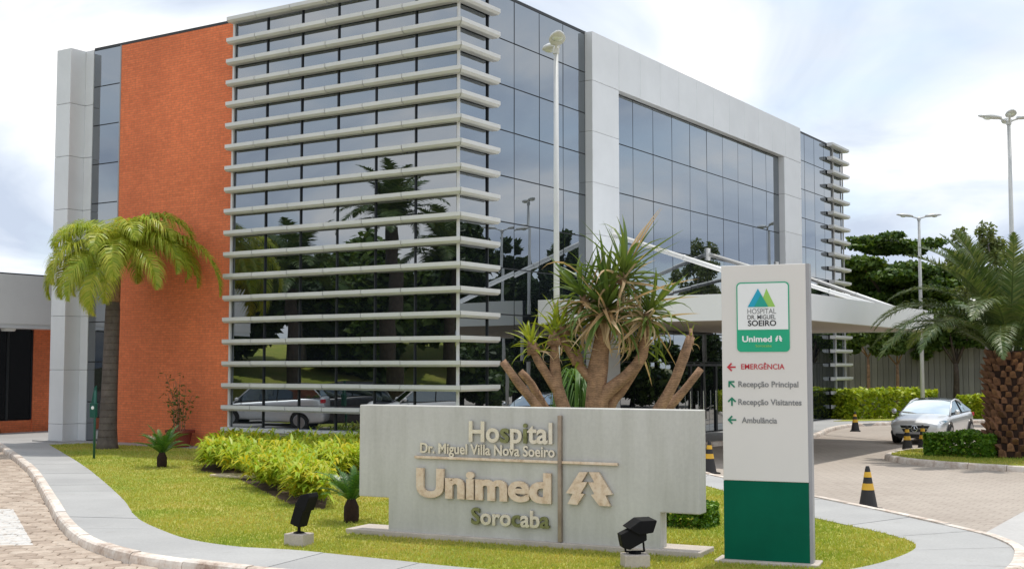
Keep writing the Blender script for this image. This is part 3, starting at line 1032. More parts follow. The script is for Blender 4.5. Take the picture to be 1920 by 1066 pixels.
# ------------------------------------------------------------------ low annex
annex = empty('annex_building', (*wld(0, 20.0), 0), BA, 'low grey flat-roofed annex with dark windows beside the white end column', 'building')
MB().box(-13, 5.35, 0.0, 9, 3.95, 5.68).build('fascia', 'annex_grey', annex)
MB().box(-13, 5.35, 0.04, 9, 5.681, 5.73).build('coping', 'dark_frame', annex)
MB().box(-12.97, 5.32, 0.03, 8.9, 3.80, 3.949).build('soffit_edge', 'panel_white', annex)
MB().box(-12.8, 5.2, 1.12, 8.8, 0.1, 3.80).build('wall', 'dark_frame', annex)
MB().box(-12.8, 2.96, 1.0, 1.12, 0.1, 0.52).build('brick_base', 'brick', annex)
MB().box(2.965, 5.25, 0.96, 1.6, 0.1, 3.80).build('brick_pier', 'brick', annex)
fr = MB()
xs = [2.96 - 1.02 * i for i in range(12)]
for x in xs: fr.box(x - 0.04, x + 0.04, 1.0, 1.115, 0.54, 3.78)
frame = fr.build('window_frame', 'dark_frame', annex)
for a, b in zip(xs[1:], xs[:-1]):
    MB().box(a + 0.05, b - 0.05, 1.05, 1.07, 0.55, 3.77).build('pane', 'glass_dark', frame)
MB().lathe([(0.22, 3.70), (0.25, 3.74), (0.25, 3.798)], 20, (1.55, 0.5, 0)).build('ceiling_light', 'logo_white', annex)
MB().box(1.3, 1.62, 0.9, 0.999, 0.12, 0.24).build('wall_vent', 'black_metal', annex)
MB().tube([(0.9, 2.5, 5.72), (0.9, 2.5, 6.02)], 0.03).build('roof_vent', 'dark_frame', annex)

# ------------------------------------------------------------------ lettering helper


def text_mesh(s, size, extrude=0.0, offset=0.0, spacing=1.0):
    cu = bpy.data.curves.new('txt', 'FONT')
    cu.body = s; cu.size = size; cu.extrude = extrude; cu.offset = offset; cu.space_character = spacing
    cu.resolution_u = 4
    o = bpy.data.objects.new('txt', cu); link(o)
    dg = bpy.context.evaluated_depsgraph_get()
    me = bpy.data.meshes.new_from_object(o.evaluated_get(dg))
    bpy.data.objects.remove(o); bpy.data.curves.remove(cu)
    return me


def mesh_x(me):
    a = np.empty(len(me.vertices) * 3, np.float32); me.vertices.foreach_get('co', a); a = a.reshape(-1, 3)
    return a


def flat_text(name, s, mat, parent, x0, x1, zb, cap, y, depth=0.004, bold=0.0, align='fit'):
    """print or letters on a face in the parent's XZ plane (front is -Y); fitted between x0 and x1, cap height cap."""
    me = text_mesh(s, 1.0, 0.0, bold)
    H_ = mesh_x(text_mesh('H', 1.0, 0.0, bold)); hcap = H_[:, 1].max()
    a = mesh_x(me); w0, w1 = a[:, 0].min(), a[:, 0].max()
    sx = (x1 - x0) / (w1 - w0); sz = cap / hcap
    n = len(a)
    V = np.stack([x0 + (a[:, 0] - w0) * sx, np.full(n, y), zb + a[:, 1] * sz], 1)
    faces = [list(p.vertices) for p in me.polygons]
    edges = {}
    for f in faces:
        for i in range(len(f)):
            e = (f[i], f[(i + 1) % len(f)]); edges[e] = 1
    V2 = V.copy(); V2[:, 1] += depth
    VV = [tuple(v) for v in V] + [tuple(v) for v in V2]
    FF = list(map(tuple, faces))
    for (i, j) in edges:
        if (j, i) not in edges: FF.append((j, i, i + n, j + n))
    m2 = bpy.data.meshes.new(name); m2.from_pydata(VV, [], FF); m2.update()
    return add(name, m2, mat, parent)


def letters(s, mats, parent, x0, x1, zb, cap, y, depth, bold=0.0):
    """one raised piece per character."""
    hcap = mesh_x(text_mesh('H', 1.0, 0.0, bold))[:, 1].max()
    tot = mesh_x(text_mesh(s, 1.0, 0.0, bold)); w0, w1 = tot[:, 0].min(), tot[:, 0].max()
    sx = (x1 - x0) / (w1 - w0)
    bar = mesh_x(text_mesh('l', 1.0, 0.0, bold))[:, 0].max()
    for i, ch in enumerate(s):
        if ch == ' ': continue
        right = mesh_x(text_mesh(s[:i + 1], 1.0, 0.0, bold))[:, 0].max()
        own = mesh_x(text_mesh(ch, 1.0, 0.0, bold)); ow = own[:, 0].max() - own[:, 0].min()
        flat_text('letter', ch, mats[i % len(mats)] if isinstance(mats, list) else mats, parent, x0 + (right - ow - w0) * sx, x0 + (right - w0) * sx, zb, cap, y, depth, min(bold, 0.030) if ch == 'e' else bold)


# ------------------------------------------------------------------ concrete monument sign
SGR = R(-26.36)
sign = empty('monument_sign', (-1.713, 17.426, 0.0), SGR, 'wide grey concrete wall sign with raised bronze hospital lettering and tree emblem', 'sign')
TH = 0.25
ws = MB()
poly = [(0.0, 0.16), (3.97, 0.16), (3.97, 0.64), (4.49, 0.64), (4.49, 1.915), (-0.485, 1.915), (-0.485, 0.64), (0.0, 0.64)]
n = len(poly)
ws.v = [(x, 0.0, z) for x, z in poly] + [(x, TH, z) for x, z in poly]
ws.f = [tuple(range(n)), tuple(range(2 * n - 1, n - 1, -1))] + [(i, i + n, (i + 1) % n + n, (i + 1) % n) for i in range(n)]
bevel(ws.build('wall', 'sign_concrete', sign), 0.012, 2)
bevel(MB().box(-0.66, 4.5, -0.07, TH + 0.28, 0.0, 0.19).build('footing', 'footing_concrete', sign), 0.012, 2)
Pp, Lm = 'letter_polished', 'letter_metal'
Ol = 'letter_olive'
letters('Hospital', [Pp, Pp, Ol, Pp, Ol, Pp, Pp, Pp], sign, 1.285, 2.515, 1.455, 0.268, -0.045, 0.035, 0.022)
letters('Dr. Miguel Villa Nova Soeiro', Pp, sign, 0.525, 2.545, 1.280, 0.135, -0.035, 0.025, 0.022)
letters('Unimed', Lm, sign, 0.475, 2.50, 0.700, 0.372, -0.055, 0.045, 0.042)
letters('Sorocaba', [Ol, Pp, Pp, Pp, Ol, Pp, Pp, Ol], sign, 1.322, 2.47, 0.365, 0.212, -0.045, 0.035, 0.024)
bevel(MB().box(0.44, 3.42, -0.045, -0.004, 1.200, 1.236).build('horizontal_bar', 'letter_metal', sign), 0.004, 1)
bevel(MB().box(2.597, 2.648, -0.06, -0.004, 0.20, 1.82).build('vertical_bar', 'bar_bronze', sign), 0.004, 1)


def emblem_half(pts, parent, name, mat, y, depth, fx, fz):
    P = [(fx(x), fz(x, yy)) for x, yy in pts]
    a = sum(P[i][0] * P[(i + 1) % len(P)][1] - P[(i + 1) % len(P)][0] * P[i][1] for i in range(len(P)))
    if a < 0: P = P[::-1]
    k = len(P); mb = MB()
    mb.v = [(x, y, z) for x, z in P] + [(x, y + depth, z) for x, z in P]
    mb.f = [tuple(range(k)), tuple(range(2 * k - 1, k - 1, -1))] + [(i, i + k, (i + 1) % k + k, (i + 1) % k) for i in range(k)]
    return mb.build(name, mat, parent)


EL = [(1430, 475), (1494, 477), (1447, 548), (1492, 550), (1440, 632), (1468, 636), (1412, 716), (1338, 708), (1377, 634), (1325, 629)]
ER = [(1506, 477), (1580, 478), (1684, 642), (1632, 646), (1668, 727), (1585, 722), (1520, 642), (1546, 636), (1500, 552), (1546, 550)]
fx = lambda x: 2.713 + (x - 1325) / 365.0 * 0.65
fz = lambda x, y: 1.105 - (y - 475 - (x - 1440) * 0.05) / 240.0 * 0.415
emblem_half(EL, sign, 'emblem', 'letter_metal', -0.055, 0.05, fx, fz)
emblem_half(ER, sign, 'emblem', 'letter_metal', -0.055, 0.05, fx, fz)

# ------------------------------------------------------------------ totem direction sign
tot = empty('totem_sign', (2.546, 15.122, 0.0), R(-21.5), 'tall grey and green hospital direction totem with logo plate and arrows', 'sign')
bevel(MB().box(0.0, 1.01, 0.0, 0.15, 1.09, 3.672).build('panel', 'totem_face', tot), 0.008, 2)
MB().box(1.0105, 1.05, 0.012, 0.17, 0.15, 3.672).build('edge_profile', 'totem_edge', tot)
bevel(MB().box(0.0, 1.01, 0.001, 0.149, 0.15, 1.087).build('base_panel', 'totem_green', tot), 0.008, 2)
bevel(MB().box(-0.10, 1.12, -0.10, 0.32, 0.0, 0.155).build('plinth', 'footing_concrete', tot), 0.012, 2)


def rrect(x0, x1, z0, z1, r, y0, y1, corners=(1, 1, 1, 1)):
    P = []
    for (cx, cz, a0, on) in ((x1 - r, z0 + r, -90, corners[0]), (x1 - r, z1 - r, 0, corners[1]), (x0 + r, z1 - r, 90, corners[2]), (x0 + r, z0 + r, 180, corners[3])):
        if on: P += [(cx + r * math.cos(R(a0 + 15 * k)), cz + r * math.sin(R(a0 + 15 * k))) for k in range(7)]
        else: P += [(cx + (r if a0 in (-90, 0) else -r), cz + (r if a0 in (0, 90) else -r))]
    k = len(P); mb = MB()
    mb.v = [(x, y0, z) for x, z in P] + [(x, y1, z) for x, z in P]
    mb.f = [tuple(range(k)), tuple(range(2 * k - 1, k - 1, -1))] + [(i, i + k, (i + 1) % k + k, (i + 1) % k) for i in range(k)]
    return mb


plate = rrect(0.186, 0.815, 2.628, 3.462, 0.05, -0.010, -0.001).build('logo_plate', 'logo_green', tot)
rrect(0.200, 0.802, 2.893, 3.448, 0.042, -0.014, -0.0095, (0, 1, 1, 0)).build('logo_face', 'logo_white', plate)


def tri(pts, mat, y, parent, name='triangle', d=0.003):
    emblem_half([(x, z) for x, z in pts], parent, name, mat, y, d, lambda x: x, lambda x, z: z)


tri([(0.47, 3.165), (0.65, 3.165), (0.548, 3.385)], 'logo_lime', -0.0175, plate)
tri([(0.322, 3.165), (0.568, 3.165), (0.447, 3.385)], 'logo_blue', -0.0205, plate)
tri([(0.40, 3.165), (0.568, 3.165), (0.485, 3.316)], 'logo_teal', -0.0235, plate)
flat_text('print', 'HOSPITAL', 'ink_grey', plate, 0.318, 0.660, 3.083, 0.060, -0.017, 0.003)
flat_text('print', 'DR. MIGUEL', 'ink_black', plate, 0.318, 0.655, 3.018, 0.050, -0.017, 0.003, 0.003)
flat_text('print', 'SOEIRO', 'ink_black', plate, 0.322, 0.660, 2.938, 0.066, -0.017, 0.003, 0.02)
flat_text('print', 'Unimed', 'logo_white', plate, 0.250, 0.605, 2.748, 0.070, -0.0135, 0.003, 0.03)
fx2 = lambda x: 0.642 + (x - 1325) / 365.0 * 0.09
fz2 = lambda x, y: 2.818 - (y - 475 - (x - 1440) * 0.05) / 240.0 * 0.068
emblem_half(EL, plate, 'emblem', 'logo_white', -0.0135, 0.003, fx2, fz2)
emblem_half(ER, plate, 'emblem', 'logo_white', -0.0135, 0.003, fx2, fz2)
flat_text('print', 'Sorocaba', 'logo_lime', plate, 0.41, 0.60, 2.685, 0.030, -0.0135, 0.003)
flat_text('print', 'EMERGÊNCIA', 'ink_red', tot, 0.232, 0.748, 2.420, 0.062, -0.006, 0.005, 0.005)
flat_text('print', 'Recepção Principal', 'ink_grey', tot, 0.195, 0.908, 2.208, 0.068, -0.006, 0.005, 0.014)
flat_text('print', 'Recepção Visitantes', 'ink_grey', tot, 0.192, 0.942, 1.995, 0.068, -0.006, 0.005, 0.014)
flat_text('print', 'Ambulância', 'ink_grey', tot, 0.232, 0.652, 1.778, 0.068, -0.006, 0.005, 0.014)


def arrow(x, z, ang, mat):
    s = 0.042
    segs = [((s, 0), (-s, 0)), ((-s, 0), (-s * 0.1, s * 0.95)), ((-s, 0), (-s * 0.1, -s * 0.95))]
    mb = MB()
    for k, ((ax, az), (bx2, bz)) in enumerate(segs):
        d = Vector((bx2 - ax, 0, bz - az)); L_ = d.length; a = math.atan2(d.z, d.x)
        M_ = Matrix.Translation((x, 0, z)) @ Matrix.Rotation(-ang, 4, 'Y') @ Matrix.Translation((ax, 0, az)) @ Matrix.Rotation(-a, 4, 'Y')
        mb.box(-0.008, L_ + 0.008, -0.006 - 0.0006 * k, -0.001, -0.0095, 0.0095, M_)
    mb.build('arrow', mat, tot)


arrow(0.115, 2.445, 0, 'ink_red')
arrow(0.115, 2.238, R(-45), 'ink_green')
arrow(0.115, 2.030, R(-90), 'ink_green')
arrow(0.115, 1.812, 0, 'ink_green')

# ------------------------------------------------------------------ plants: palm fronds


def frond_mesh(L, th0, th1, leaf, n, rise=0.35, droop=1.0, w=0.03, bare=0.12, twist=0.0, seed=0, sweep=0.55, rach=0.022, curve_p=1.3):
    """a feather frond starting at the origin along +X; th = elevation along the rib; leaflets fall by droop."""
    g = random.Random(seed)
    N = 26
    pts = []; p = Vector((0, 0, 0)); tn = []
    for i in range(N + 1):
        t = i / N
        th = th0 + (th1 - th0) * t ** curve_p
        d = Vector((math.cos(th), 0, math.sin(th)))
        pts.append(p.copy()); tn.append(d)
        p = p + d * (L / N)
    mb = MB()
    mb.tube(pts[::2], [rach * (1 - 0.85 * i / (N / 2)) for i in range(N // 2 + 1)], 5)
    for k in range(n):
        t = bare + (1 - bare) * (k + 0.5) / n
        i = min(int(t * N), N - 1); f = t * N - i
        b = pts[i].lerp(pts[i + 1], f); d = tn[i]
        up = Vector((0, 1, 0)).cross(d) * -1
        prof = math.sin(math.pi * min(1, (t - bare) / (1 - bare) * 0.86 + 0.14)) ** 0.7
        for s in (-1, 1):
            l = leaf * prof * g.uniform(0.82, 1.1)
            dirv = (Vector((0, s, 0)) + d * g.uniform(sweep * 0.75, sweep * 1.25) + up * g.uniform(rise * 0.4, rise * 1.4)).normalized()
            segs = 3; q = b.copy(); ww = w * g.uniform(0.8, 1.15)
            sidev = dirv.cross(up).normalized() if abs(dirv.dot(up)) < 0.95 else d
            prev = None
            for j in range(segs + 1):
                u = j / segs
                wid = ww * (0.55 + 0.9 * u) if u < 0.4 else ww * (1.15 * (1 - u) + 0.06)
                a_, b_ = q + sidev * wid * 0.5, q - sidev * wid * 0.5
                mb.v += [tuple(a_), tuple(b_)]
                m = len(mb.v)
                if prev is not None:
                    mb.f.append((m - 4, m - 3, m - 1, m - 2))
                prev = 1
                dirv = (dirv + Vector((0, 0, -droop * (0.35 + 0.9 * u)))).normalized()
                q = q + dirv * (l / segs)
    return mb.mesh('frond')


def put_fronds(parent, meshes, specs, mat, base=(0, 0, 0), r0=0.05, name='frond'):
    for i, (az, k, tilt, sc) in enumerate(specs):
        me = meshes[k % len(meshes)]
        if len(me.materials) == 0: me.materials.append(MATS[mat])
        o = add(name, me, None, parent, (base[0] + r0 * math.cos(az), base[1] + r0 * math.sin(az), base[2]), (rnd.uniform(-0.15, 0.15), -tilt, az))
        o.scale = (sc,) * 3


# slender palm against the brick wing
pl = empty('feather_palm', (-11.55, 35.75, 0.11), 0, 'slender palm with drooping yellow green fronds in front of the brick wall', 'palm')
prof = [(0.0, 0.34), (0.15, 0.29), (0.6, 0.25), (1.6, 0.225), (3.0, 0.215), (4.0, 0.205), (4.35, 0.17)]
MB().tube([(0.02 * z, 0, z - (0.05 if z == 0 else 0)) for z, r_ in prof], [r_ for z, r_ in prof], 14).build('trunk', 'bark_palm', pl, smooth=True)
for z in [0.35 + 0.19 * i for i in range(20)]:
    r_ = np.interp(z, [p[0] for p in prof], [p[1] for p in prof]) + 0.006
    MB().lathe([(r_ - 0.012, -0.012), (r_, -0.004), (r_, 0.006), (r_ - 0.012, 0.014)], 14, (0.02 * z, 0, z)).build('trunk_ring', 'bark_dark', pl, smooth=True)
MB().tube([(0.085, 0, 4.2), (0.12, 0, 4.8), (0.17, 0, 5.3)], [0.20, 0.17, 0.06], 10).build('crown_shaft', 'bark_brown', pl, smooth=True)
fm = [frond_mesh(3.5, R(86), R(-104), 0.95, 120, 0.9, 1.15, 0.046, 0.10, seed=1, curve_p=0.95, sweep=0.3),
      frond_mesh(3.4, R(74), R(-104), 0.95, 120, 0.8, 1.2, 0.046, 0.10, seed=2, curve_p=0.85, sweep=0.3),
      frond_mesh(3.1, R(88), R(-85), 0.95, 110, 0.9, 1.1, 0.046, 0.10, seed=3, curve_p=1.25, sweep=0.3),
      frond_mesh(4.7, R(78), R(-98), 0.80, 130, 0.8, 1.2, 0.046, 0.08, seed=4, curve_p=0.75, sweep=0.3)]
D = R
put_fronds(pl, fm, [(D(-5), 3, 0.1, 0.98), (D(12), 1, 0.12, 1.0), (D(-22), 0, 0.05, 0.95), (D(38), 0, 0.0, 0.95), (D(65), 2, 0.0, 1.0), (D(90), 0, 0.0, 0.9),
                    (D(115), 2, 0.0, 0.95), (D(140), 0, -0.05, 0.9), (D(164), 1, -0.1, 0.85), (D(180), 0, -0.1, 0.85), (D(200), 1, -0.15, 0.85), (D(224), 0, -0.15, 0.85), (D(245), 1, -0.2, 0.85),
                    (D(262), 1, -0.4, 0.8), (D(285), 0, -0.1, 0.88), (D(303), 2, 0.08, 0.95), (D(320), 1, 0.0, 0.85), (D(340), 2, 0.1, 1.0), (D(250), 1, -0.65, 0.72), (D(275), 0, -0.6, 0.72),
                    (D(8), 2, 0.1, 1.1), (D(170), 2, 0.0, 0.95), (D(50), 2, 0.05, 1.0), (D(150), 2, 0.1, 1.0), (D(270), 2, -0.1, 0.85), (D(215), 2, 0.0, 0.9), (D(235), 0, -0.45, 0.7), (D(25), 0, 0.1, 1.0), (D(355), 0, 0.0, 0.95)],
          'leaf_palm_light', (0.16, 0, 5.12), 0.08)

# stout date palm on the island
pr = empty('date_palm', (13.0, 32.6, 0.11), 0, 'stout date palm with scaly brown trunk on the kerbed island', 'palm')
tr = MB().tube([(0, 0, -0.1), (0, 0, 0.2), (0, 0, 0.7), (0, 0, 1.5), (0, 0, 2.2), (0, 0, 2.75)], [0.70, 0.66, 0.58, 0.55, 0.60, 0.42], 18).build('trunk', 'trunk_fibre', pr, smooth=True)
sc_me = MB()
sc_me.v = [(-0.10, 0, -0.10), (0.10, 0, -0.10), (0.075, 0.0, 0.07), (-0.075, 0.0, 0.07), (-0.085, 0.035, -0.08), (0.085, 0.035, -0.08), (0.06, 0.13, 0.055), (-0.06, 0.13, 0.055), (0, 0.15, 0.085)]
sc_me.f = [(4, 5, 6, 7), (0, 1, 5, 4), (1, 2, 6, 5), (3, 0, 4, 7), (7, 6, 8), (6, 2, 8), (2, 3, 8), (3, 7, 8)]
scm = sc_me.mesh('leaf_base'); scm.materials.append(MATS['leaf_base_brown'])
k = 0
for row in range(16):
    z = 0.12 + row * 0.168
    rr = float(np.interp(z, [0, 0.2, 0.7, 1.5, 2.2, 2.75], [0.70, 0.66, 0.58, 0.55, 0.60, 0.45])) - 0.01
    for j in range(14):
        a = 2 * math.pi * (j + 0.5 * (row % 2)) / 14 + rnd.uniform(-0.06, 0.06)
        s = rnd.uniform(0.85, 1.2) * (1.0 + 0.2 * (row > 13))
        o = add('leaf_base', scm, None, tr, (rr * math.cos(a), rr * math.sin(a), z + rnd.uniform(-0.02, 0.02)), (rnd.uniform(-0.15, 0.35), rnd.uniform(-0.12, 0.12), a - math.pi / 2))
        o.scale = (s * 0.93, s * rnd.uniform(0.9, 1.6), s * 0.93)
fd = [frond_mesh(4.2, R(64), R(-58), 0.66, 110, 0.5, 0.42, 0.05, 0.1, seed=11, sweep=0.75, rach=0.035),
      frond_mesh(4.1, R(46), R(-66), 0.66, 110, 0.45, 0.45, 0.05, 0.1, seed=12, sweep=0.75, rach=0.035),
      frond_mesh(4.1, R(84), R(40), 0.60, 105, 0.5, 0.10, 0.05, 0.1, seed=13, sweep=0.8, rach=0.035),
      frond_mesh(4.2, R(78), R(5), 0.60, 105, 0.5, 0.12, 0.05, 0.1, seed=14, sweep=0.8, rach=0.035)]
sp_ = []
for az, kk, ti, s in ((172, 0, 0, 1.0), (186, 1, 0.0, 0.98), (200, 0, -0.1, 0.95), (158, 1, 0.1, 0.95), (215, 1, 0.05, 0.95), (143, 0, 0, 1), (232, 0, 0.05, 0.95), (250, 1, 0, 0.9), (270, 0, 0.1, 0.9), (292, 1, 0, 0.95),
                      (315, 0, 0.05, 1), (338, 1, 0, 1), (0, 0, 0, 1), (22, 1, 0.1, 1), (45, 0, 0, 1), (70, 1, 0, 1), (95, 0, 0, 1), (120, 1, 0.1, 1),
                      (180, 3, 0.0, 0.95), (150, 2, 0, 0.95), (215, 3, 0.12, 0.9), (245, 2, 0, 0.88), (20, 2, 0, 0.95), (60, 3, 0, 0.95), (105, 2, 0, 1), (300, 3, 0, 0.95), (340, 2, 0, 0.9), (190, 2, 0.02, 0.92), (130, 3, 0.1, 1),
                      (165, 0, 0.25, 0.95), (205, 3, -0.12, 0.95)):
    sp_.append((D(az + rnd.uniform(-4, 4)), kk, ti, s))
put_fronds(pr, fd, sp_, 'leaf_palm_deep', (0, 0, 2.5), 0.22)


# cycads
cyf = [frond_mesh(0.95, R(62), R(4), 0.16, 34, 0.25, 0.05, 0.026, 0.1, seed=21, sweep=0.5, rach=0.012),
       frond_mesh(0.95, R(35), R(-12), 0.16, 34, 0.25, 0.05, 0.026, 0.1, seed=22, sweep=0.5, rach=0.012),
       frond_mesh(0.9, R(80), R(40), 0.16, 34, 0.25, 0.05, 0.026, 0.1, seed=23, sweep=0.5, rach=0.012)]


def cycad(x, y, s, label):
    c = empty('cycad', (x, y, 0.11), rnd.uniform(0, 6), label, 'cycad', 'cycads on the lawn')
    MB().tube([(0, 0, -0.05), (0, 0, 0.1), (0, 0, 0.24), (0.0, 0, 0.36)], [0.10, 0.12, 0.115, 0.06], 12).build('trunk', 'trunk_fibre', c, smooth=True)
    spec = []
    for i in range(24):
        spec.append((2 * math.pi * i / 24 * 1.0 + rnd.uniform(-0.1, 0.1), (0, 1, 0, 1, 2)[i % 5], rnd.uniform(-0.1, 0.15), s * rnd.uniform(0.85, 1.08)))
    put_fronds(c, cyf, spec, 'leaf_cycad', (0, 0, 0.33), 0.03)


cycad(-8.15, 29.2, 0.82, 'small green cycad on the lawn near the slender palm')
cycad(-2.42, 18.95, 0.72, 'dark green cycad beside the left end of the concrete sign')


# ------------------------------------------------------------------ branching sword-leaved tree behind the sign
def sword_mesh(L, w, bend, fold=0.25, seg=6, curl=0.0):
    mb = MB(); p = Vector((0, 0, 0)); th = 0.0
    for i in range(seg + 1):
        t = i / seg
        wid = w * (0.55 + 0.75 * math.sin(math.pi * min(1, t * 0.8 + 0.12))) * (1 - t ** 3 * 0.95)
        n_ = Vector((-math.sin(th), 0, math.cos(th)))
        mb.v += [tuple(p + Vector((0, wid / 2, 0)) + n_ * wid * fold), tuple(p), tuple(p + Vector((0, -wid / 2, 0)) + n_ * wid * fold)]
        if i:
            m = 3 * i
            mb.f += [(m - 3, m - 2, m + 1, m), (m - 2, m - 1, m + 2, m + 1)]
        th -= bend / seg * (0.4 + 1.4 * t) + (curl / seg if t > 0.5 else 0)
        p = p + Vector((math.cos(th), 0, math.sin(th))) * (L / seg)
    return mb.mesh('leaf')


sw_green = [sword_mesh(0.90, 0.062, 0.45), sword_mesh(0.84, 0.06, 1.0), sword_mesh(0.98, 0.062, 0.15), sword_mesh(0.92, 0.058, 1.6)]
sw_bright = [sword_mesh(0.34, 0.035, 0.4), sword_mesh(0.30, 0.032, 0.9)]
sw_dead = [sword_mesh(0.85, 0.045, 1.3, 0.5, 7, 0.8), sword_mesh(0.75, 0.04, 2.0, 0.5, 7, 0.7), sword_mesh(1.0, 0.042, 0.2, 0.5)]
for me in sw_green: me.materials.append(MATS['leaf_sword'])
for me in sw_bright: me.materials.append(MATS['leaf_sword_bright'])
for me in sw_dead: me.materials.append(MATS['leaf_dead'])

drac = empty('dragon_tree', (1.33, 19.5, 0.11), 0, 'branching sword-leaved tree with cut stumps rising behind the concrete sign', 'tree')


def PX(u, v, dy=0.0):      # picture-scale sketch of the limbs, in metres about the tree's foot
    return ((u - 1120) / 120.0, dy, 1.74 + (760 - v) / 120.0)


def limb(name, pts, rad, rings=True):
    P = catmull([np.array(p) for p in pts], 0.12)
    rr = np.interp(np.linspace(0, 1, len(P)), np.linspace(0, 1, len(rad)), rad)
    rr = rr * 0.84 * (1 + 0.05 * np.sin(np.arange(len(P)) * 2.3))
    return MB().tube([tuple(p) for p in P], list(rr), 10).build(name, 'bark_brown', drac, smooth=True)


limb('trunk', [(0.0, 0, -0.1), PX(1118, 840), PX(1117, 760), PX(1122, 690), PX(1130, 640), PX(1138, 585)], [0.30, 0.23, 0.20, 0.185, 0.16, 0.09])
limb('branch', [PX(1121, 830, .02), PX(1128, 750, -.05), PX(1172, 706, -.12), PX(1203, 668, -.18), PX(1213, 600, -.2)], [0.16, 0.14, 0.115, 0.105, 0.07])
limb('branch', [PX(1122, 900, .05), PX(1140, 770, .12), PX(1165, 735, .15), PX(1195, 690, .15), PX(1206, 652, .15)], [0.15, 0.13, 0.10, 0.085, 0.07])
limb('branch', [PX(1110, 930, -.03), PX(1072, 810, -.1), PX(1050, 745, -.12), PX(1041, 700, -.12), PX(1040, 640, -.12)], [0.16, 0.135, 0.12, 0.105, 0.07])
limb('branch', [PX(1049, 738, -.12), PX(1026, 704, -.16), PX(1008, 676, -.2), PX(998, 655, -.2)], [0.10, 0.085, 0.075, 0.055])
limb('branch', [PX(1115, 716, 0), PX(1090, 690, .05), PX(1066, 655, .06), PX(1052, 622, .06)], [0.11, 0.085, 0.07, 0.05])
limb('cut_branch', [PX(1112, 930, -.05), PX(1040, 810, -.2), PX(1004, 758, -.25), PX(975, 722, -.28), PX(943, 678, -.3)], [0.14, 0.11, 0.095, 0.082, 0.07])
limb('cut_branch', [PX(1114, 930, .05), PX(1055, 810, .2), PX(1022, 765, .25), PX(998, 722, .28), PX(976, 697, .3)], [0.13, 0.10, 0.085, 0.078, 0.07])
limb('cut_branch', [PX(1124, 930, -.05), PX(1190, 830, -.2), PX(1232, 765, -.25), PX(1262, 712, -.28), PX(1291, 632, -.3)], [0.15, 0.125, 0.11, 0.10, 0.085])
limb('cut_branch', [PX(1126, 930, .05), PX(1205, 830, .2), PX(1255, 768, .25), PX(1288, 732, .28), PX(1320, 692, .3)], [0.14, 0.105, 0.095, 0.082, 0.065])


def rosette(pos, n, meshes, el0, el1, sc, dead=0, deadm=None, tilt=(0, 0)):
    ds = sc if meshes is sw_green else 0.45 * sc
    core_ = MB().tube([(0, 0, -0.12), (0, 0, 0.0), (0, 0, 0.14)], [0.09 * sc, 0.075 * sc, 0.02], 8).build('rosette', 'bark_brown', drac, pos, smooth=True)
    core_.rotation_euler = (tilt[0], tilt[1], 0)
    for i in range(n):
        t = (i + 0.5) / n
        az = i * 2.39996 + rnd.uniform(-0.2, 0.2)
        el = el1 + (el0 - el1) * (1 - t) ** 0.9 + rnd.uniform(-0.12, 0.12)
        me = meshes[rnd.randrange(len(meshes))]
        o = add('leaf', me, None, core_, (0.03 * math.cos(az), 0.03 * math.sin(az), 0.12 - 0.22 * (1 - t)), (rnd.uniform(-0.4, 0.4), -el, az))
        o.scale = (sc * rnd.uniform(0.8, 1.15),) * 3
    for i in range(dead):
        az = rnd.uniform(0, 6.28); el = R(rnd.uniform(-50, 45))
        o = add('dead_leaf', deadm[rnd.randrange(len(deadm))], None, core_, (0.03 * math.cos(az), 0.03 * math.sin(az), -0.1), (rnd.uniform(-0.6, 0.6), -el, az))
        o.scale = (ds * rnd.uniform(0.7, 1.15),) * 3
    return core_


rosette(PX(1138, 580), 80, sw_green, R(-30), R(88), 1.12, 75, sw_dead)
rosette(PX(1168, 520, -.1), 44, sw_green, R(-15), R(82), 1.02, 20, sw_dead, (0.05, 0.2))
rosette(PX(1213, 592, -.2), 46, sw_green, R(-35), R(70), 0.86, 34, sw_dead, (0.0, 0.5))
rosette(PX(1096, 560, .1), 30, sw_green, R(-20), R(80), 0.9, 22, sw_dead, (0.0, -0.4))
rosette(PX(1206, 645, .15), 14, sw_green, R(-25), R(60), 0.7, 9, sw_dead, (0, 0.5))
rosette(PX(1052, 618, .06), 24, sw_bright, R(-5), R(85), 1.5, 6, sw_dead[:2], (0, -0.2))
rosette(PX(998, 650, -.2), 26, sw_bright, R(-5), R(85), 1.25, 3, sw_dead[:2], (0, -0.3))
rosette(PX(1040, 634, -.12), 16, sw_bright, R(-5), R(85), 1.4, 5, sw_dead[:2])
rosette(PX(1085, 672, .05), 14, sw_bright, R(-20), R(60), 1.1, 0)
rosette(PX(1291, 634, -.3), 5, sw_bright, R(40), R(85), 0.55, 3, sw_dead[:2])
for (u, v, az, el, m, s) in ((1175, 500, 20, 62, 2, 1.15), (1180, 505, -10, 66, 2, 1.1), (1165, 510, 40, 58, 2, 1.0), (1190, 560, 8, 22, 2, 1.1), (1200, 575, -30, 12, 2, 1.0), (1100, 530, 170, 55, 0, 1.0)):
    p = PX(u, v); o = add('dead_leaf', sw_dead[m], None, drac, p, (0.2, -R(el), R(az))); o.scale = (s,) * 3


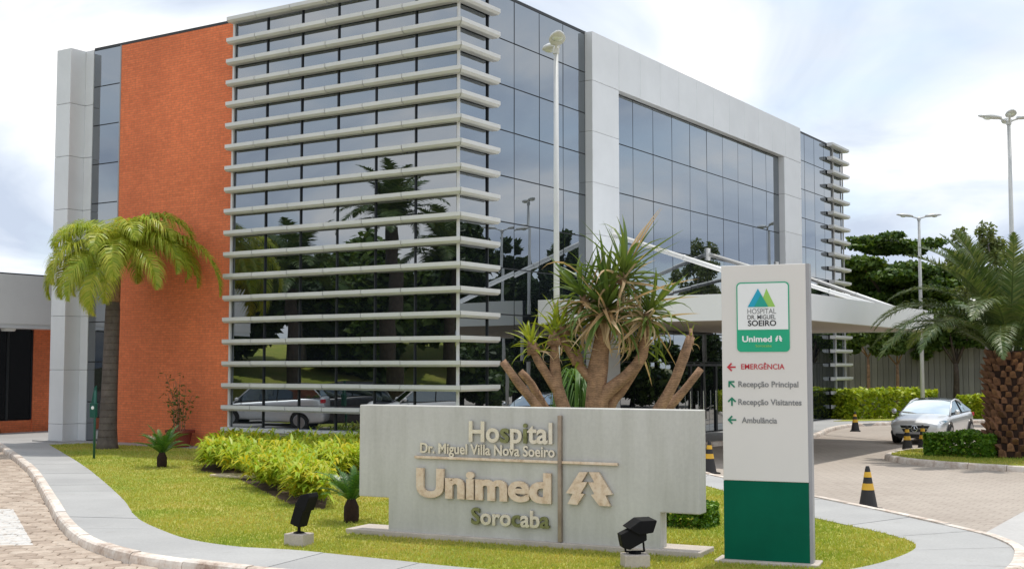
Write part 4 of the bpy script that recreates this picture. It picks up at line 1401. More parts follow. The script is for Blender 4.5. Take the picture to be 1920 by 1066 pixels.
# ------------------------------------------------------------------ leaf clouds, shrubs, hedges, trees
def leaf_quads(C, size, g, up=0.35, elong=1.7, out=None):
    """C (n,3) leaf centres -> diamond leaves, random facing."""
    n = len(C)
    a = g.normal(size=(n, 3)); a[:, 2] *= 0.6
    a /= np.linalg.norm(a, axis=1)[:, None]
    nrm = g.normal(size=(n, 3)); nrm[:, 2] += up * 3
    if out is not None: nrm += out * 1.2
    nrm -= a * (nrm * a).sum(1)[:, None]
    nrm /= np.linalg.norm(nrm, axis=1)[:, None] + 1e-9
    b = np.cross(nrm, a)
    s = size * g.uniform(0.65, 1.3, (n, 1))
    v = np.stack([C - a * s * elong / 2, C + b * s / 2 + nrm * s * 0.12, C + a * s * elong / 2, C - b * s / 2 + nrm * s * 0.12], 1).reshape(-1, 3)
    return v, np.arange(4 * n).reshape(-1, 4)


def clump_points(clumps, n, g, shell=0.62):
    """points spread through ellipsoids (cx,cy,cz,rx,ry,rz), denser towards the rim, with ragged edge."""
    vol = np.array([c[3] * c[4] * c[5] for c in clumps]) ** 0.8
    idx = g.choice(len(clumps), n, p=vol / vol.sum())
    cl = np.array(clumps)[idx]
    d = g.normal(size=(n, 3)); d /= np.linalg.norm(d, axis=1)[:, None]
    r_ = (shell + (1 - shell) * g.uniform(0, 1, n) ** 0.6) * g.uniform(0.78, 1.1, n)
    r_ = np.where(g.uniform(0, 1, n) < 0.3, g.uniform(0.2, 1, n), r_)
    return cl[:, :3] + d * cl[:, 3:] * r_[:, None], d


def crown_of(name, clumps, n, size, mat, parent, seed, up=0.35, elong=1.7):
    g = np.random.default_rng(seed)
    C, d = clump_points(clumps, n, g)
    V, F = leaf_quads(C, size, g, up, elong, d)
    return add(name, np_mesh(name, V, F), mat, parent)


def sub_clumps(base, k, g, spread=0.85, f=(0.26, 0.42)):
    out = []
    for (cx, cy, cz, rx, ry, rz) in base:
        for _ in range(k):
            d = g.normal(size=3); d /= np.linalg.norm(d); r_ = g.uniform(0.4, 1) * spread
            s = g.uniform(*f)
            out.append((cx + d[0] * rx * r_, cy + d[1] * ry * r_, cz + d[2] * rz * r_, rx * s, ry * s, max(rz * s, 0.25 * rx * s)))
    return out


def tree(name, x, y, trunk_h, r0, base, n, size, leaf, bark, label, seed, k=14, group=None, z=0.0, f=(0.26, 0.42), cat='tree', limbs=7, lean=0.0):
    g = np.random.default_rng(seed); q = random.Random(seed)
    t = empty(name, (x, y, z), 0, label, cat, group)
    tb = MB()
    top = Vector((lean, 0, trunk_h))
    tb.tube([(0, 0, -0.15), (lean * 0.2, 0.03, trunk_h * 0.35), (lean * 0.6, -0.03, trunk_h * 0.7), tuple(top)], [r0 * 1.25, r0, r0 * 0.88, r0 * 0.7], 9)
    trunk = tb.build('trunk', bark, t, smooth=True)
    cl = sub_clumps(base, k, g, f=f)
    for i in range(limbs):
        c = cl[(i * 5) % len(cl)]
        e = Vector(c[:3]); m_ = top.lerp(e, 0.5) + Vector((q.uniform(-.2, .2), q.uniform(-.2, .2), 0.12 * (e - top).length))
        MB().tube([tuple(top - Vector((0, 0, 0.1))), tuple(m_), tuple(e)], [r0 * 0.5, r0 * 0.3, r0 * 0.1], 6).build('limb', bark, t, smooth=True)
    crown_of('crown', cl, n, size, leaf, t, seed)
    return t


def shrub_mass(name, poly, n_plants, leaves, h, L, w, mat, label, cat, seed, z=0.115, droop=1.1):
    """leafy ground planting: upright shoots with narrow arching leaves, joined into one mass."""
    g = np.random.default_rng(seed)
    P = np.asarray(poly); lo, hi = P.min(0), P.max(0)
    X = g.uniform(lo[0], hi[0], n_plants * 6); Y = g.uniform(lo[1], hi[1], n_plants * 6)
    k = inside(poly, X, Y); X, Y = X[k][:n_plants], Y[k][:n_plants]
    n = len(X)
    ph = g.uniform(0.65, 1.15, n) * h
    i = np.repeat(np.arange(n), leaves); m = len(i)
    t = g.uniform(0.25, 1.0, m)
    lean = g.normal(0, 0.16, (n, 2))[i] * h
    base = np.stack([X[i] + lean[:, 0] * t, Y[i] + lean[:, 1] * t, z + ph[i] * t * 0.82], 1)
    az = g.uniform(0, 2 * np.pi, m); el = g.uniform(0.15, 1.1, m)
    d = np.stack([np.cos(az) * np.cos(el), np.sin(az) * np.cos(el), np.sin(el)], 1)
    s = np.stack([-np.sin(az), np.cos(az), np.zeros(m)], 1)
    ln = L * g.uniform(0.6, 1.25, (m, 1)); ww = w * g.uniform(0.7, 1.3, (m, 1))
    p1 = base + d * ln * 0.5
    d2 = d.copy(); d2[:, 2] -= droop * g.uniform(0.4, 1.2, m); d2 /= np.linalg.norm(d2, axis=1)[:, None]
    p2 = p1 + d2 * ln * 0.5
    V = np.stack([base, p1 + s * ww / 2, p2, p1 - s * ww / 2], 1).reshape(-1, 3)
    F = np.arange(4 * m).reshape(-1, 4)
    o = add(name, np_mesh(name, V, F), mat)
    return tag(o, label, cat, kind='stuff')


tag(MB().prism(BED, 0.05, 0.123).build('planting_bed', 'soil'), kind='structure')
shrub_mass('bed_planting', BED, 640, 34, 0.66, 0.36, 0.060, 'leaf_bed', 'mass of yellow green leafy bedding plants in front of the louvred glass', 'bedding plants', 31)
so = MB().prism([(-6.45, 26.75), (-5.75, 26.25), (-5.1, 26.45), (-5.5, 26.95), (-6.1, 27.05)], 0.10, 0.17)
tag(bevel(so.build('edging_stone', 'stone'), 0.02, 2), 'flat pale stone lying at the edge of the bedding plants', 'stone')


def hedge(name, x, y, rz, lx, ly, h, n, size, mat, label, seed, z=0.1, cat='hedge', group=None):
    g = np.random.default_rng(seed)
    t = empty(name, (x, y, z), rz, label, cat, group)
    cb = MB()
    for i in range(int(lx / 0.3)):
        px = -lx / 2 + 0.15 + i * 0.3
        cb.tube([(px, 0, -0.05), (px + 0.05, 0.05, h * 0.45), (px - 0.04, -0.05, h * 0.8)], [0.018, 0.013, 0.006], 5)
    cb.build('stems', 'bark_dark', t)
    u = g.uniform(-1, 1, (n, 3)); ax = g.integers(0, 5, n)
    for k_, (a_, s_) in enumerate(((0, -1), (0, 1), (1, -1), (1, 1), (2, 1))):
        m = ax == k_
        u[m, a_] = s_ * g.uniform(0.78, 1.04, m.sum())
    lump = 1 + 0.07 * np.sin(u[:, 0] * lx * 2.3 + 1) + 0.05 * np.sin(u[:, 0] * lx * 5.1)
    rad = np.maximum(np.abs(u[:, 0]) ** 6 + np.abs(u[:, 1]) ** 6, 1) ** (-1 / 6)
    C = np.stack([u[:, 0] * lx / 2 * rad, u[:, 1] * ly / 2 * rad, (u[:, 2] * 0.5 + 0.5) * h * lump], 1)
    C[:, 2] = np.maximum(C[:, 2], 0.03)
    V, F = leaf_quads(C, size, g, 0.5, 1.5)
    add('foliage', np_mesh('foliage', V, F), mat, t)
    return t


hedge('clipped_hedge', 11.75, 32.75, R(-40), 1.75, 1.0, 0.62, 5200, 0.075, 'leaf_hedge', 'small clipped green hedge on the island beside the thick palm trunk', 41)
hedge('low_hedge', 2.45, 18.6, R(-26), 1.1, 0.7, 0.36, 2600, 0.06, 'leaf_hedge', 'low round green bush behind the right end of the concrete sign', 42)

# weeping fine-leaved plant behind the sword-leaved tree
wp = empty('weeping_shrub', (1.15, 21.6, 0.11), 0, 'fine-leaved weeping green plant between the trunks behind the sign', 'shrub')
MB().tube([(0, 0, -0.05), (0.02, 0, 0.9), (0, 0, 1.9)], [0.11, 0.07, 0.05], 8).build('trunk', 'bark_grey', wp, smooth=True)
g = np.random.default_rng(51); m = 420
az = g.uniform(0, 2 * np.pi, m); r1 = g.uniform(0.12, 0.5, m); zt = g.uniform(1.7, 2.25, m); ln = g.uniform(0.7, 1.5, m)
c_, s_ = np.cos(az), np.sin(az); w_ = 0.012
st = []
for (rr, zz) in ((r1 * 0.1, zt - 0.1), (r1 * 0.6, zt + 0.08), (r1, zt - 0.2), (r1 * 1.08, zt - ln)):
    st.append(np.stack([np.stack([c_ * rr - s_ * w_, s_ * rr + c_ * w_, zz], 1), np.stack([c_ * rr + s_ * w_, s_ * rr - c_ * w_, zz], 1)], 1))
V = np.stack(st, 1).reshape(-1, 3)
F = []
for i in range(m):
    b0 = i * 8
    for k in range(3): F.append((b0 + 2 * k, b0 + 2 * k + 1, b0 + 2 * k + 3, b0 + 2 * k + 2))
add('crown', np_mesh('crown', V, np.array(F)), 'leaf_weeping', wp)

# potted plant against the brick wall
pot = empty('potted_plant', (-9.62, 36.3, 0.135), 0, 'thin bamboo-like plant in a terracotta pot against the brick wall', 'plant')
MB().lathe([(0.24, 0.0), (0.27, 0.02), (0.345, 0.40), (0.36, 0.405), (0.42, 0.41), (0.425, 0.485), (0.40, 0.49), (0.36, 0.44), (0.02, 0.43)], 24).build('pot', 'terracotta', pot, smooth=False)
stm = MB(); C = []
g = np.random.default_rng(52)
for i in range(9):
    a = g.uniform(0, 6.28); r_ = g.uniform(0.03, 0.17); hgt = g.uniform(1.0, 1.85)
    p0 = (r_ * math.cos(a), r_ * math.sin(a), 0.4); p2 = (p0[0] * 2.2 + g.normal(0, .08), p0[1] * 2.2 + g.normal(0, .08), 0.4 + hgt)
    p1 = (p0[0] * 1.3, p0[1] * 1.3, 0.4 + hgt * 0.55)
    stm.tube([p0, p1, p2], [0.014, 0.011, 0.005], 5)
    for k in range(26):
        t = g.uniform(0.12, 1.0) ** 0.8
        q = np.array(p0) * (1 - t) + np.array(p2) * t
        C.append(q + g.normal(0, 0.07 + 0.12 * (t > 0.85), 3) * [1, 1, 0.6])
stm.build('stems', 'bark_brown', pot)
V, F = leaf_quads(np.array(C), 0.045, g, 0.2, 3.2)
add('foliage', np_mesh('foliage', V, F), 'leaf_tree_mid', pot)

# ------------------------------------------------------------------ background: fence, hedges, trees
fence = empty('screen_wall', (15.2, 62.6, 0), R(0), 'tall grey ribbed screen wall behind the lime hedge', 'wall')
fdir = R(-3)
MB().box(0, 8.4, 0.06, 0.2, 0.05, 3.85).build('backing', 'dark_frame', fence, (0, 0, 0), (0, 0, fdir))
rib = MB().box(0.01, 0.27, 0.0, 0.058, 0.08, 3.9); rme = rib.mesh('board'); rme.materials.append(MATS['fence_grey'])
for i in range(30):
    add('board', rme, None, fence, (math.cos(fdir) * i * 0.28, math.sin(fdir) * i * 0.28, rnd.uniform(-0.01, 0.01)), (0, 0, fdir + rnd.uniform(-0.03, 0.03)))

hedge('lime_hedge', 16.9, 56.8, R(20), 5.0, 1.6, 1.25, 5200, 0.15, 'leaf_hedge_lime', 'loose lime green hedge between the glass corner and the silver car', 43, group=None)
hedge('lime_hedge', 22.7, 57.2, R(14), 4.6, 1.5, 1.0, 3600, 0.15, 'leaf_hedge_lime', 'lime green hedge on the lawn behind the silver car and trunks', 44)

tree('spreading_tree', 21.6, 70.5, 4.6, 0.28, [(-0.9, 0, 7.6, 4.6, 3.0, 1.0), (1.2, 0, 6.5, 5.0, 3.0, 1.0), (-1.2, 0, 5.3, 4.6, 2.6, 0.9), (0.2, 0, 9.3, 3.2, 2.0, 0.8), (-3.6, 0, 8.3, 1.6, 1.6, 0.7), (0.8, 0, 4.2, 4.2, 2.6, 0.8)], 42000, 0.19, 'leaf_tree_broad', 'bark_dark', 'large dark spreading tree with flat tiers behind the two-armed lamp', 61, k=20, f=(0.2, 0.34))
tree('pale_tree', 20.4, 53.5, 5.2, 0.12, [(-0.6, 0, 7.3, 1.4, 1.2, 1.5), (0.8, 0.2, 6.6, 1.5, 1.2, 1.3), (0.0, 0, 5.6, 1.5, 1.2, 1.0)], 7000, 0.11, 'leaf_tree_pale', 'bark_grey', 'thin pale airy tree rising behind the date palm fronds', 62, k=10, f=(0.22, 0.36))
tree('shade_tree', 21.7, 61.0, 2.6, 0.16, [(-0.2, 0, 3.9, 2.3, 2.0, 0.8), (0.6, 0.3, 4.7, 1.8, 1.6, 0.7)], 9500, 0.15, 'leaf_tree_mid', 'bark_dark', 'leafy low-crowned tree with dark trunk right of the silver car roof', 63, k=14)
tree('shade_tree', 24.5, 66.0, 3.0, 0.18, [(0, 0, 5.0, 2.8, 2.2, 1.2), (1.5, 0, 6.4, 2.0, 2.0, 1.0)], 9500, 0.17, 'leaf_tree_mid', 'bark_dark', 'leafy tree behind the scaly palm trunk in the back lawn', 64, k=14)
tree('shade_tree', 27.5, 62.0, 3.6, 0.2, [(0, 0, 6.6, 3.0, 2.6, 1.6)], 9000, 0.17, 'leaf_tree_mid', 'bark_dark', 'rounded green tree beyond the tall four-armed lamp', 65, k=16)
tree('slim_tree', 17.3, 60.6, 3.0, 0.09, [(0, 0, 3.7, 1.5, 1.1, 1.0)], 4600, 0.14, 'leaf_tree_mid', 'bark_brown', 'slim brown-stemmed tree against the screen wall nearest the glass corner', 66, k=9, group='slim trees along the screen wall', limbs=4)
tree('slim_tree', 18.8, 60.9, 2.6, 0.09, [(0, 0, 3.5, 1.4, 1.1, 0.9)], 4200, 0.14, 'leaf_tree_mid', 'bark_brown', 'slim brown-stemmed tree against the screen wall beside the two-armed lamp pole', 67, k=9, group='slim trees along the screen wall', limbs=4)
tree('slim_tree', 20.2, 61.4, 2.9, 0.08, [(0, 0, 3.7, 1.3, 1.1, 0.9)], 4200, 0.14, 'leaf_tree_mid', 'bark_brown', 'slim brown-stemmed tree against the screen wall behind the silver car roof', 68, k=9, group='slim trees along the screen wall', limbs=4)
tree('slim_tree', 23.6, 60.0, 2.9, 0.11, [(0, 0, 4.4, 1.6, 1.3, 0.8)], 3600, 0.14, 'leaf_tree_mid', 'bark_brown', 'reddish forked tree trunk between the car and the scaly palm', 69, k=9, limbs=4, lean=0.35)

tree('round_tree', 34.0, 78.0, 4.0, 0.3, [(0, 0, 7.0, 4.5, 3.5, 2.2)], 9000, 0.26, 'leaf_tree_dark', 'bark_dark', 'rounded dark tree far behind the scaly date palm', 70, k=16)

# ------------------------------------------------------------------ street lamps


def lamp_head(name, parent, base, az, reach, mat='grey_steel', up=0.10, size=1.0):
    p0 = Vector(base); d = Vector((math.cos(az), math.sin(az), 0))
    p1 = p0 + d * reach * 0.5 + Vector((0, 0, up * 0.6)); p2 = p0 + d * reach + Vector((0, 0, up))
    arm = MB().tube([p0, p1, p2], 0.03, 8).build('arm', mat, parent, smooth=True)
    mb = MB(); N = 9; L = 0.72 * size
    rows = []
    for i in range(N):
        t = i / (N - 1)
        w = 0.17 * size * math.sin(math.pi * min(1, 0.16 + 0.82 * t)) ** 0.6
        hh = 0.10 * size * math.sin(math.pi * min(1, 0.16 + 0.80 * t)) ** 0.6
        rows.append((t * L, w, hh))
    n = 12
    for (x, w, hh) in rows:
        for k in range(n):
            a = 2 * math.pi * k / n
            zz = hh * math.sin(a) * (1.0 if math.sin(a) > 0 else 0.45)
            mb.v.append((x, w * math.cos(a), zz))
    for i in range(N - 1):
        for k in range(n):
            mb.f.append((i * n + k, i * n + (k + 1) % n, (i + 1) * n + (k + 1) % n, (i + 1) * n + k))
    mb.f.append(tuple(range(n))[::-1]); mb.f.append(tuple((N - 1) * n + k for k in range(n)))
    h = mb.build('lamp_head', mat, arm, tuple(p2 - d * 0.05), (0, -0.10, az), True)
    lens = MB().lathe([(0.02, -0.085), (0.09, -0.07), (0.125, -0.04), (0.125, -0.03)], 16, (0.42 * size, 0, 0)).build('lens', 'lamp_glass', arm, tuple(p2 - d * 0.05), (0, -0.10, az), True)
    return arm


def street_lamp(x, y, h, arms, label, mat='grey_steel', r0=0.085, r1=0.05, z=0.0, reach=0.35, size=1.0, group='tall street lamps'):
    t = empty('street_lamp', (x, y, z), 0, label, 'lamp', group)
    MB().tube([(0, 0, 0), (0, 0, h * 0.5), (0, 0, h)], [r0, (r0 + r1) / 2, r1], 12).build('pole', mat, t, smooth=True)
    MB().lathe([(0.19, 0), (0.19, 0.02), (0.12, 0.035), (r0 + 0.004, 0.22)], 12).build('base_plate', mat, t)
    MB().lathe([(r1 + 0.02, h - 0.12), (r1 + 0.025, h), (0.02, h + 0.05)], 12).build('cap', mat, t)
    for a in arms:
        lamp_head('arm', t, (0, 0, h - 0.05), R(a), reach, mat, 0.12, size)
    return t


street_lamp(0.95, 26.5, 9.2, (-88, 104), 'white street lamp on a tall pole in front of the mirrored glass', 'lamp_pale', 0.075, 0.05, 0.1, 0.12, 1.05)
street_lamp(18.4, 56.0, 9.15, (0, 182), 'two-armed street lamp rising in front of the dark spreading tree', 'grey_steel', 0.10, 0.06)
street_lamp(15.0, 37.2, 9.85, (-105, 182, 0, 75), 'tall four-armed street lamp behind the date palm', 'grey_steel', 0.09, 0.055, reach=0.3, size=0.95)
street_lamp(18.45, 43.0, 9.55, (182, 0), 'street lamp past the date palm with only one head in view', 'grey_steel', 0.09, 0.055, reach=0.1, size=0.8)

# ------------------------------------------------------------------ small things on the lawn


def floodlight(x, y, rz, label, big=False):
    t = empty('floodlight', (x, y, 0.10), rz, label, 'floodlight', 'ground floodlights')
    s = 1.0
    bevel(MB().box(-0.15, 0.15, -0.13, 0.13, -0.03, 0.17).build('concrete_block', 'footing_concrete', t), 0.01, 2)
    MB().lathe([(0.075, 0.172), (0.075, 0.182), (0.02, 0.20)], 12).build('foot', 'black_metal', t)
    y_ = MB()
    if big:
        y_.tube([(-0.11, 0, 0.19), (-0.15, 0, 0.40)], 0.012, 6).tube([(0.11, 0, 0.19), (0.09, 0, 0.42)], 0.012, 6).tube([(-0.11, 0, 0.195), (0.11, 0, 0.195)], 0.012, 6)
    else:
        y_.tube([(0, 0, 0.19), (0, 0, 0.30)], 0.022, 8).tube([(-0.08, 0, 0.27), (0.08, 0, 0.27)], 0.014, 6)
    y_.build('yoke', 'black_metal', t)
    return t


f1 = floodlight(-2.80, 16.55, R(-26), 'slim black floodlight on a concrete block near the cycad by the sign')
M1 = Matrix.Translation((0.03, 0, 0.40)) @ Matrix.Rotation(R(18), 4, 'Y')
bevel(MB().box(-0.075, 0.075, -0.10, 0.10, -0.13, 0.12, M1).build('housing', 'black_metal', f1), 0.012, 2)
vz = MB()
P = [(-0.075, 0.125), (0.10, 0.10), (0.115, 0.30), (0.075, 0.345), (-0.03, 0.28)]
vz.v = [tuple(M1 @ Vector((x, -0.11, z))) for x, z in P] + [tuple(M1 @ Vector((x, 0.11, z))) for x, z in P]
vz.f = [tuple(range(5)), tuple(range(9, 4, -1))] + [(i, i + 5, (i + 1) % 5 + 5, (i + 1) % 5) for i in range(5)]
bevel(vz.build('visor', 'black_metal', f1), 0.006, 1)

f2 = floodlight(1.44, 14.75, R(8), 'wide black floodlight on a concrete block before the right end of the sign', True)
M2 = Matrix.Translation((-0.03, 0.0, 0.37)) @ Matrix.Rotation(R(-22), 4, 'Y')
hb = MB()
P = [(-0.17, -0.06), (-0.10, -0.115), (0.13, -0.09), (0.17, 0.03), (0.16, 0.11), (-0.14, 0.09)]
hb.v = [tuple(M2 @ Vector((x, -0.09, z))) for x, z in P] + [tuple(M2 @ Vector((x, 0.09, z))) for x, z in P]
hb.f = [tuple(range(6)), tuple(range(11, 5, -1))] + [(i, i + 6, (i + 1) % 6 + 6, (i + 1) % 6) for i in range(6)]
bevel(hb.build('housing', 'black_metal', f2), 0.01, 2)
vz = MB()
P = [(-0.10, 0.47), (0.04, 0.565), (0.225, 0.57), (0.235, 0.555), (0.19, 0.425), (0.02, 0.40)]
vz.v = [(x, -0.13, z) for x, z in P] + [(x - 0.02, 0.14, z + 0.01) for x, z in P]
vz.f = [tuple(range(6)), tuple(range(11, 5, -1))] + [(i, i + 6, (i + 1) % 6 + 6, (i + 1) % 6) for i in range(6)]
bevel(vz.build('visor', 'black_metal', f2), 0.006, 1)

gp = empty('green_post', (-10.6, 31.8, 0.11), R(-20), 'dark green post with small edge-on panel beside the palm trunk', 'post')
MB().tube([(0, 0, -0.05), (0, 0, 1.75)], 0.032, 10).build('pole', 'post_green', gp, smooth=True)
bevel(MB().box(-0.13, 0.04, -0.05, 0.05, 1.05, 1.42).build('box', 'post_green', gp), 0.01, 2)
vq = MB(); P = [(-0.11, 1.42), (0.03, 1.42), (0.03, 1.86), (-0.03, 1.80), (-0.07, 1.60)]
vq.v = [(x, -0.02, z) for x, z in P] + [(x, 0.02, z) for x, z in P]
vq.f = [tuple(range(5)), tuple(range(9, 4, -1))] + [(i, i + 5, (i + 1) % 5 + 5, (i + 1) % 5) for i in range(5)]
vq.build('panel', 'post_green', gp)
MB().lathe([(0.04, -0.062), (0.045, -0.055), (0.045, -0.049)], 14, (-0.035, 0, 1.30), 'y').build('white_disc', 'logo_white', gp)


# traffic cones
def cone_proto():
    t = empty('traffic_cone', (0, 0, 0), 0)
    MB().box(-0.19, 0.19, -0.19, 0.19, 0.0, 0.03).build('foot', 'cone_black', t)
    MB().lathe([(0.165, 0.03), (0.155, 0.06), (0.04, 0.70), (0.028, 0.74), (0.016, 0.745)], 20).build('body', 'cone_black', t, smooth=False)
    rr = lambda z: 0.155 - (z - 0.06) / 0.64 * 0.115 + 0.003
    for z0, z1 in ((0.34, 0.45), (0.555, 0.645)):
        MB().lathe([(rr(z0), z0), (rr(z1), z1)], 20).build('stripe', 'cone_yellow', t)
    return t


cone0 = cone_proto()
for i, (x, y, lab) in enumerate(((6.12, 21.6, 'black and yellow traffic cone standing alone by the pavement kerb right of the totem'),
                                 (4.55, 28.9, 'black and yellow traffic cone between the concrete sign and the totem'),
                                 (13.05, 47.6, 'black and yellow traffic cone by the far kerb at the glass corner'),
                                 (11.42, 36.2, 'black and yellow traffic cone before the silver car, farther from the clipped hedge'),
                                 (12.05, 36.75, 'black and yellow traffic cone before the silver car, closer to the clipped hedge'))):
    o = cone0 if i == 0 else copy_tree(cone0)
    o.location = (x, y, 0.003); o.rotation_euler = (0, 0, rnd.uniform(0, 1.5))
    tag(o, lab, 'cone', 'traffic cones along the drive')


# ------------------------------------------------------------------ cars
def loft(stations, closed_ends=True):
    mb = MB(); n = len(stations[0])
    for s in stations: mb.v += s
    for i in range(len(stations) - 1):
        for k in range(n):
            mb.f.append((i * n + k, i * n + (k + 1) % n, (i + 1) * n + (k + 1) % n, (i + 1) * n + k))
    if closed_ends:
        mb.f.append(tuple(range(n))[::-1]); mb.f.append(tuple((len(stations) - 1) * n + k for k in range(n)))
    return mb


def car_section(x, w, zl, zm, zt, wt):
    half = [(0.0, zt + 0.035), (wt * 0.55, zt + 0.028), (wt * 0.93, zt), (w * 0.985, (zt * 0.6 + zm * 0.4)), (w, zm), (w * 0.975, zl + 0.12), (w * 0.90, zl), (0.0, zl)]
    pts = [(x, y, z) for y, z in half] + [(x, -y, z) for y, z in half[-2:0:-1]]
    return pts


def make_car(paint, H=1.43, W=0.89, L=2.32, suv=False):
    t = empty('parked_car', (0, 0, 0), 0)
    k = H / 1.43
    belt = [0.62, 0.70, 0.78, 0.87, 0.93, 0.955, 0.99, 1.01, 1.0, 0.90]
    xs_ = [2.32, 2.24, 2.02, 1.45, 0.95, 0.1, -0.9, -1.7, -2.15, -2.32]
    ws_ = [0.60, 0.76, 0.845, 0.885, 0.89, 0.89, 0.89, 0.88, 0.82, 0.66]
    zl_ = [0.30, 0.22, 0.19, 0.19, 0.19, 0.19, 0.19, 0.21, 0.26, 0.36]
    zm_ = [0.48, 0.52, 0.56, 0.60, 0.62, 0.62, 0.64, 0.66, 0.66, 0.62]
    st_ = [car_section(x, w, zl * k, zm * k, zt * k, w * (0.93 if i > 2 else 0.86)) for i, (x, w, zl, zm, zt) in enumerate(zip(xs_, ws_, zl_, zm_, belt))]
    body = loft(st_).build('body', paint, t, smooth=True)
    m = body.modifiers.new('sub', 'SUBSURF'); m.levels = 2; m.render_levels = 2
    # greenhouse
    if suv: gx = [(1.15, .95, .80), (0.50, 1.40, .70), (-0.4, 1.45, .70), (-1.7, 1.42, .68), (-2.15, 1.02, .76)]
    else: gx = [(1.10, .945, .80), (0.22, 1.355, .64), (-0.35, 1.425, .62), (-0.95, 1.37, .60), (-1.85, 1.02, .72)]
    bw = 0.815
    zr = [z * k for _, z, _ in gx]

    def arc_(x, z, w, n=7):       # roof arch points left to right
        return [(x, w * (1 - 2 * i / (n - 1)), z - 0.055 * abs(1 - 2 * i / (n - 1)) ** 2.5) for i in range(n)]
    rowsA = [arc_(x, z, w) for (x, _, w), z in zip(gx, zr)]

    def sheet(r0, r1, sub=4):
        mb = MB(); n = len(r0)
        for j in range(sub + 1):
            u = j / sub
            bul = 0.03 * math.sin(math.pi * u)
            mb.v += [(a[0] * (1 - u) + b[0] * u, a[1] * (1 - u) + b[1] * u, a[2] * (1 - u) + b[2] * u + bul) for a, b in zip(r0, r1)]
        for j in range(sub):
            for i in range(n - 1):
                mb.f.append((j * n + i, j * n + i + 1, (j + 1) * n + i + 1, (j + 1) * n + i))
        return mb
    sheet(rowsA[0], rowsA[1]).build('windscreen', 'glass_car', t, smooth=True)
    roofm = MB(); n = 7
    for r_ in rowsA[1:4]: roofm.v += [(p[0], p[1], p[2] + 0.002) for p in r_]
    for j in range(2):
        for i in range(n - 1): roofm.f.append((j * n + i, j * n + i + 1, (j + 1) * n + i + 1, (j + 1) * n + i))
    roofm.build('roof', paint if suv else 'paint_black', t, smooth=True)
    sheet(rowsA[3], rowsA[4]).build('rear_window', 'glass_car', t, smooth=True)
    for s in (1, -1):
        i_ = 0 if s > 0 else 6
        top_ = [r_[i_] for r_ in rowsA]
        bel = [(x, s * bw * (0.99 if j in (0, 4) else 1), (0.93 + 0.012 * j) * k) for j, (x, _, _) in enumerate(gx)]
        mb = MB()
        for a, b in zip(top_, bel): mb.v += [a, b]
        for j in range(4): mb.f.append((2 * j, 2 * j + 1, 2 * j + 3, 2 * j + 2))
        mb.build('side_window', 'glass_car', t)
        MB().tube([Vector(p) + Vector((0, 0, 0.004)) for p in top_], 0.032, 7).build('roof_rail', paint, t, smooth=True)
        for px in ((-0.30, -0.38),):
            a = Vector(top_[2]); b = Vector((px[1], s * bw, 0.95 * k))
            MB().tube([a, b], 0.028, 6).build('pillar', 'car_black', t)
        mr = MB().tube([(0.86, s * 0.80, 0.955 * k), (0.84, s * 0.93, 0.985 * k)], 0.02, 6).build('mirror', 'car_black', t)
        MB().lathe([(0.02, 0.0), (0.075, 0.03), (0.085, 0.09), (0.05, 0.15), (0.01, 0.165)], 10, (0.90, s * 1.0, 1.0 * k), 'x').build('mirror_housing', paint, mr, (0, 0, 0), smooth=True)
        # lamp
        hl = MB()
        q = [(2.235, s * 0.46, .63 * k), (2.03, s * 0.80, .66 * k), (1.70, s * 0.872, .735 * k), (1.88, s * 0.80, .765 * k), (2.12, s * 0.62, .715 * k), (2.225, s * 0.50, .67 * k)]
        hl.v = [(x + 0.012, y * 1.012, z) for x, y, z in q]; hl.f = [tuple(range(6)) if s < 0 else tuple(range(5, -1, -1))]
        h_ = hl.build('headlight', 'glass_car', t)
        MB().lathe([(0.01, 0.05), (0.05, 0.045), (0.06, 0.0)], 12, (2.06, s * 0.70, .675 * k), 'x').build('lens', 'chrome', h_)
        tl = MB(); tl.box(-2.30, -2.16, min(s * 0.50, s * 0.80), max(s * 0.50, s * 0.80), 0.78 * k, 0.90 * k); tl.build('tail_light', 'ink_red', t)
        MB().lathe([(0.02, 0.0), (0.10, 0.01), (0.12, 0.05), (0.02, 0.06)], 12, (2.17, s * 0.66, .36 * k), 'x').build('fog_intake', 'car_black', t)
        for wx in (1.38, -1.36):
            MB().lathe([(0.365, -0.004), (0.375, 0.004), (0.372, 0.018), (0.10, 0.020)] if s > 0 else [(0.10, -0.020), (0.372, -0.018), (0.375, -0.004), (0.365, 0.004)], 28, (wx, s * 0.876, 0.345), 'y').build('wheel_arch', 'car_black', t)
            wh = MB().lathe([(0.20, -0.10), (0.29, -0.11), (0.325, -0.08), (0.325, 0.08), (0.29, 0.11), (0.20, 0.10)], 28, (wx, s * 0.80, 0.325), 'y').build('wheel', 'tyre', t, smooth=False)
            rm = MB().lathe([(0.205, -0.006), (0.225, 0.0), (0.205, 0.006)], 24, (wx, s * 0.912, 0.325), 'y')
            for j in range(5):
                M_ = Matrix.Translation((wx, s * 0.912, 0.325)) @ Matrix.Rotation(j * 2 * math.pi / 5, 4, 'Y')
                rm.box(-0.028, 0.028, -0.012, 0.012, 0.02, 0.205, M_)
            rm.build('rim', 'rim', wh)
    # front
    gr = MB(); q = [(2.318, 0.40, .50), (2.325, 0.34, .40), (2.33, -0.34, .40), (2.318, -0.40, .50), (2.285, -0.46, .60), (2.285, 0.46, .60)]
    gr.v = [(x + 0.028, y, z * k) for x, y, z in q] + [(x - 0.05, y, z * k) for x, y, z in q]
    gr.f = [tuple(range(6))[::-1], tuple(range(6, 12))] + [(i, (i + 1) % 6, (i + 1) % 6 + 6, i + 6) for i in range(6)]
    grille = gr.build('grille', 'car_black', t)
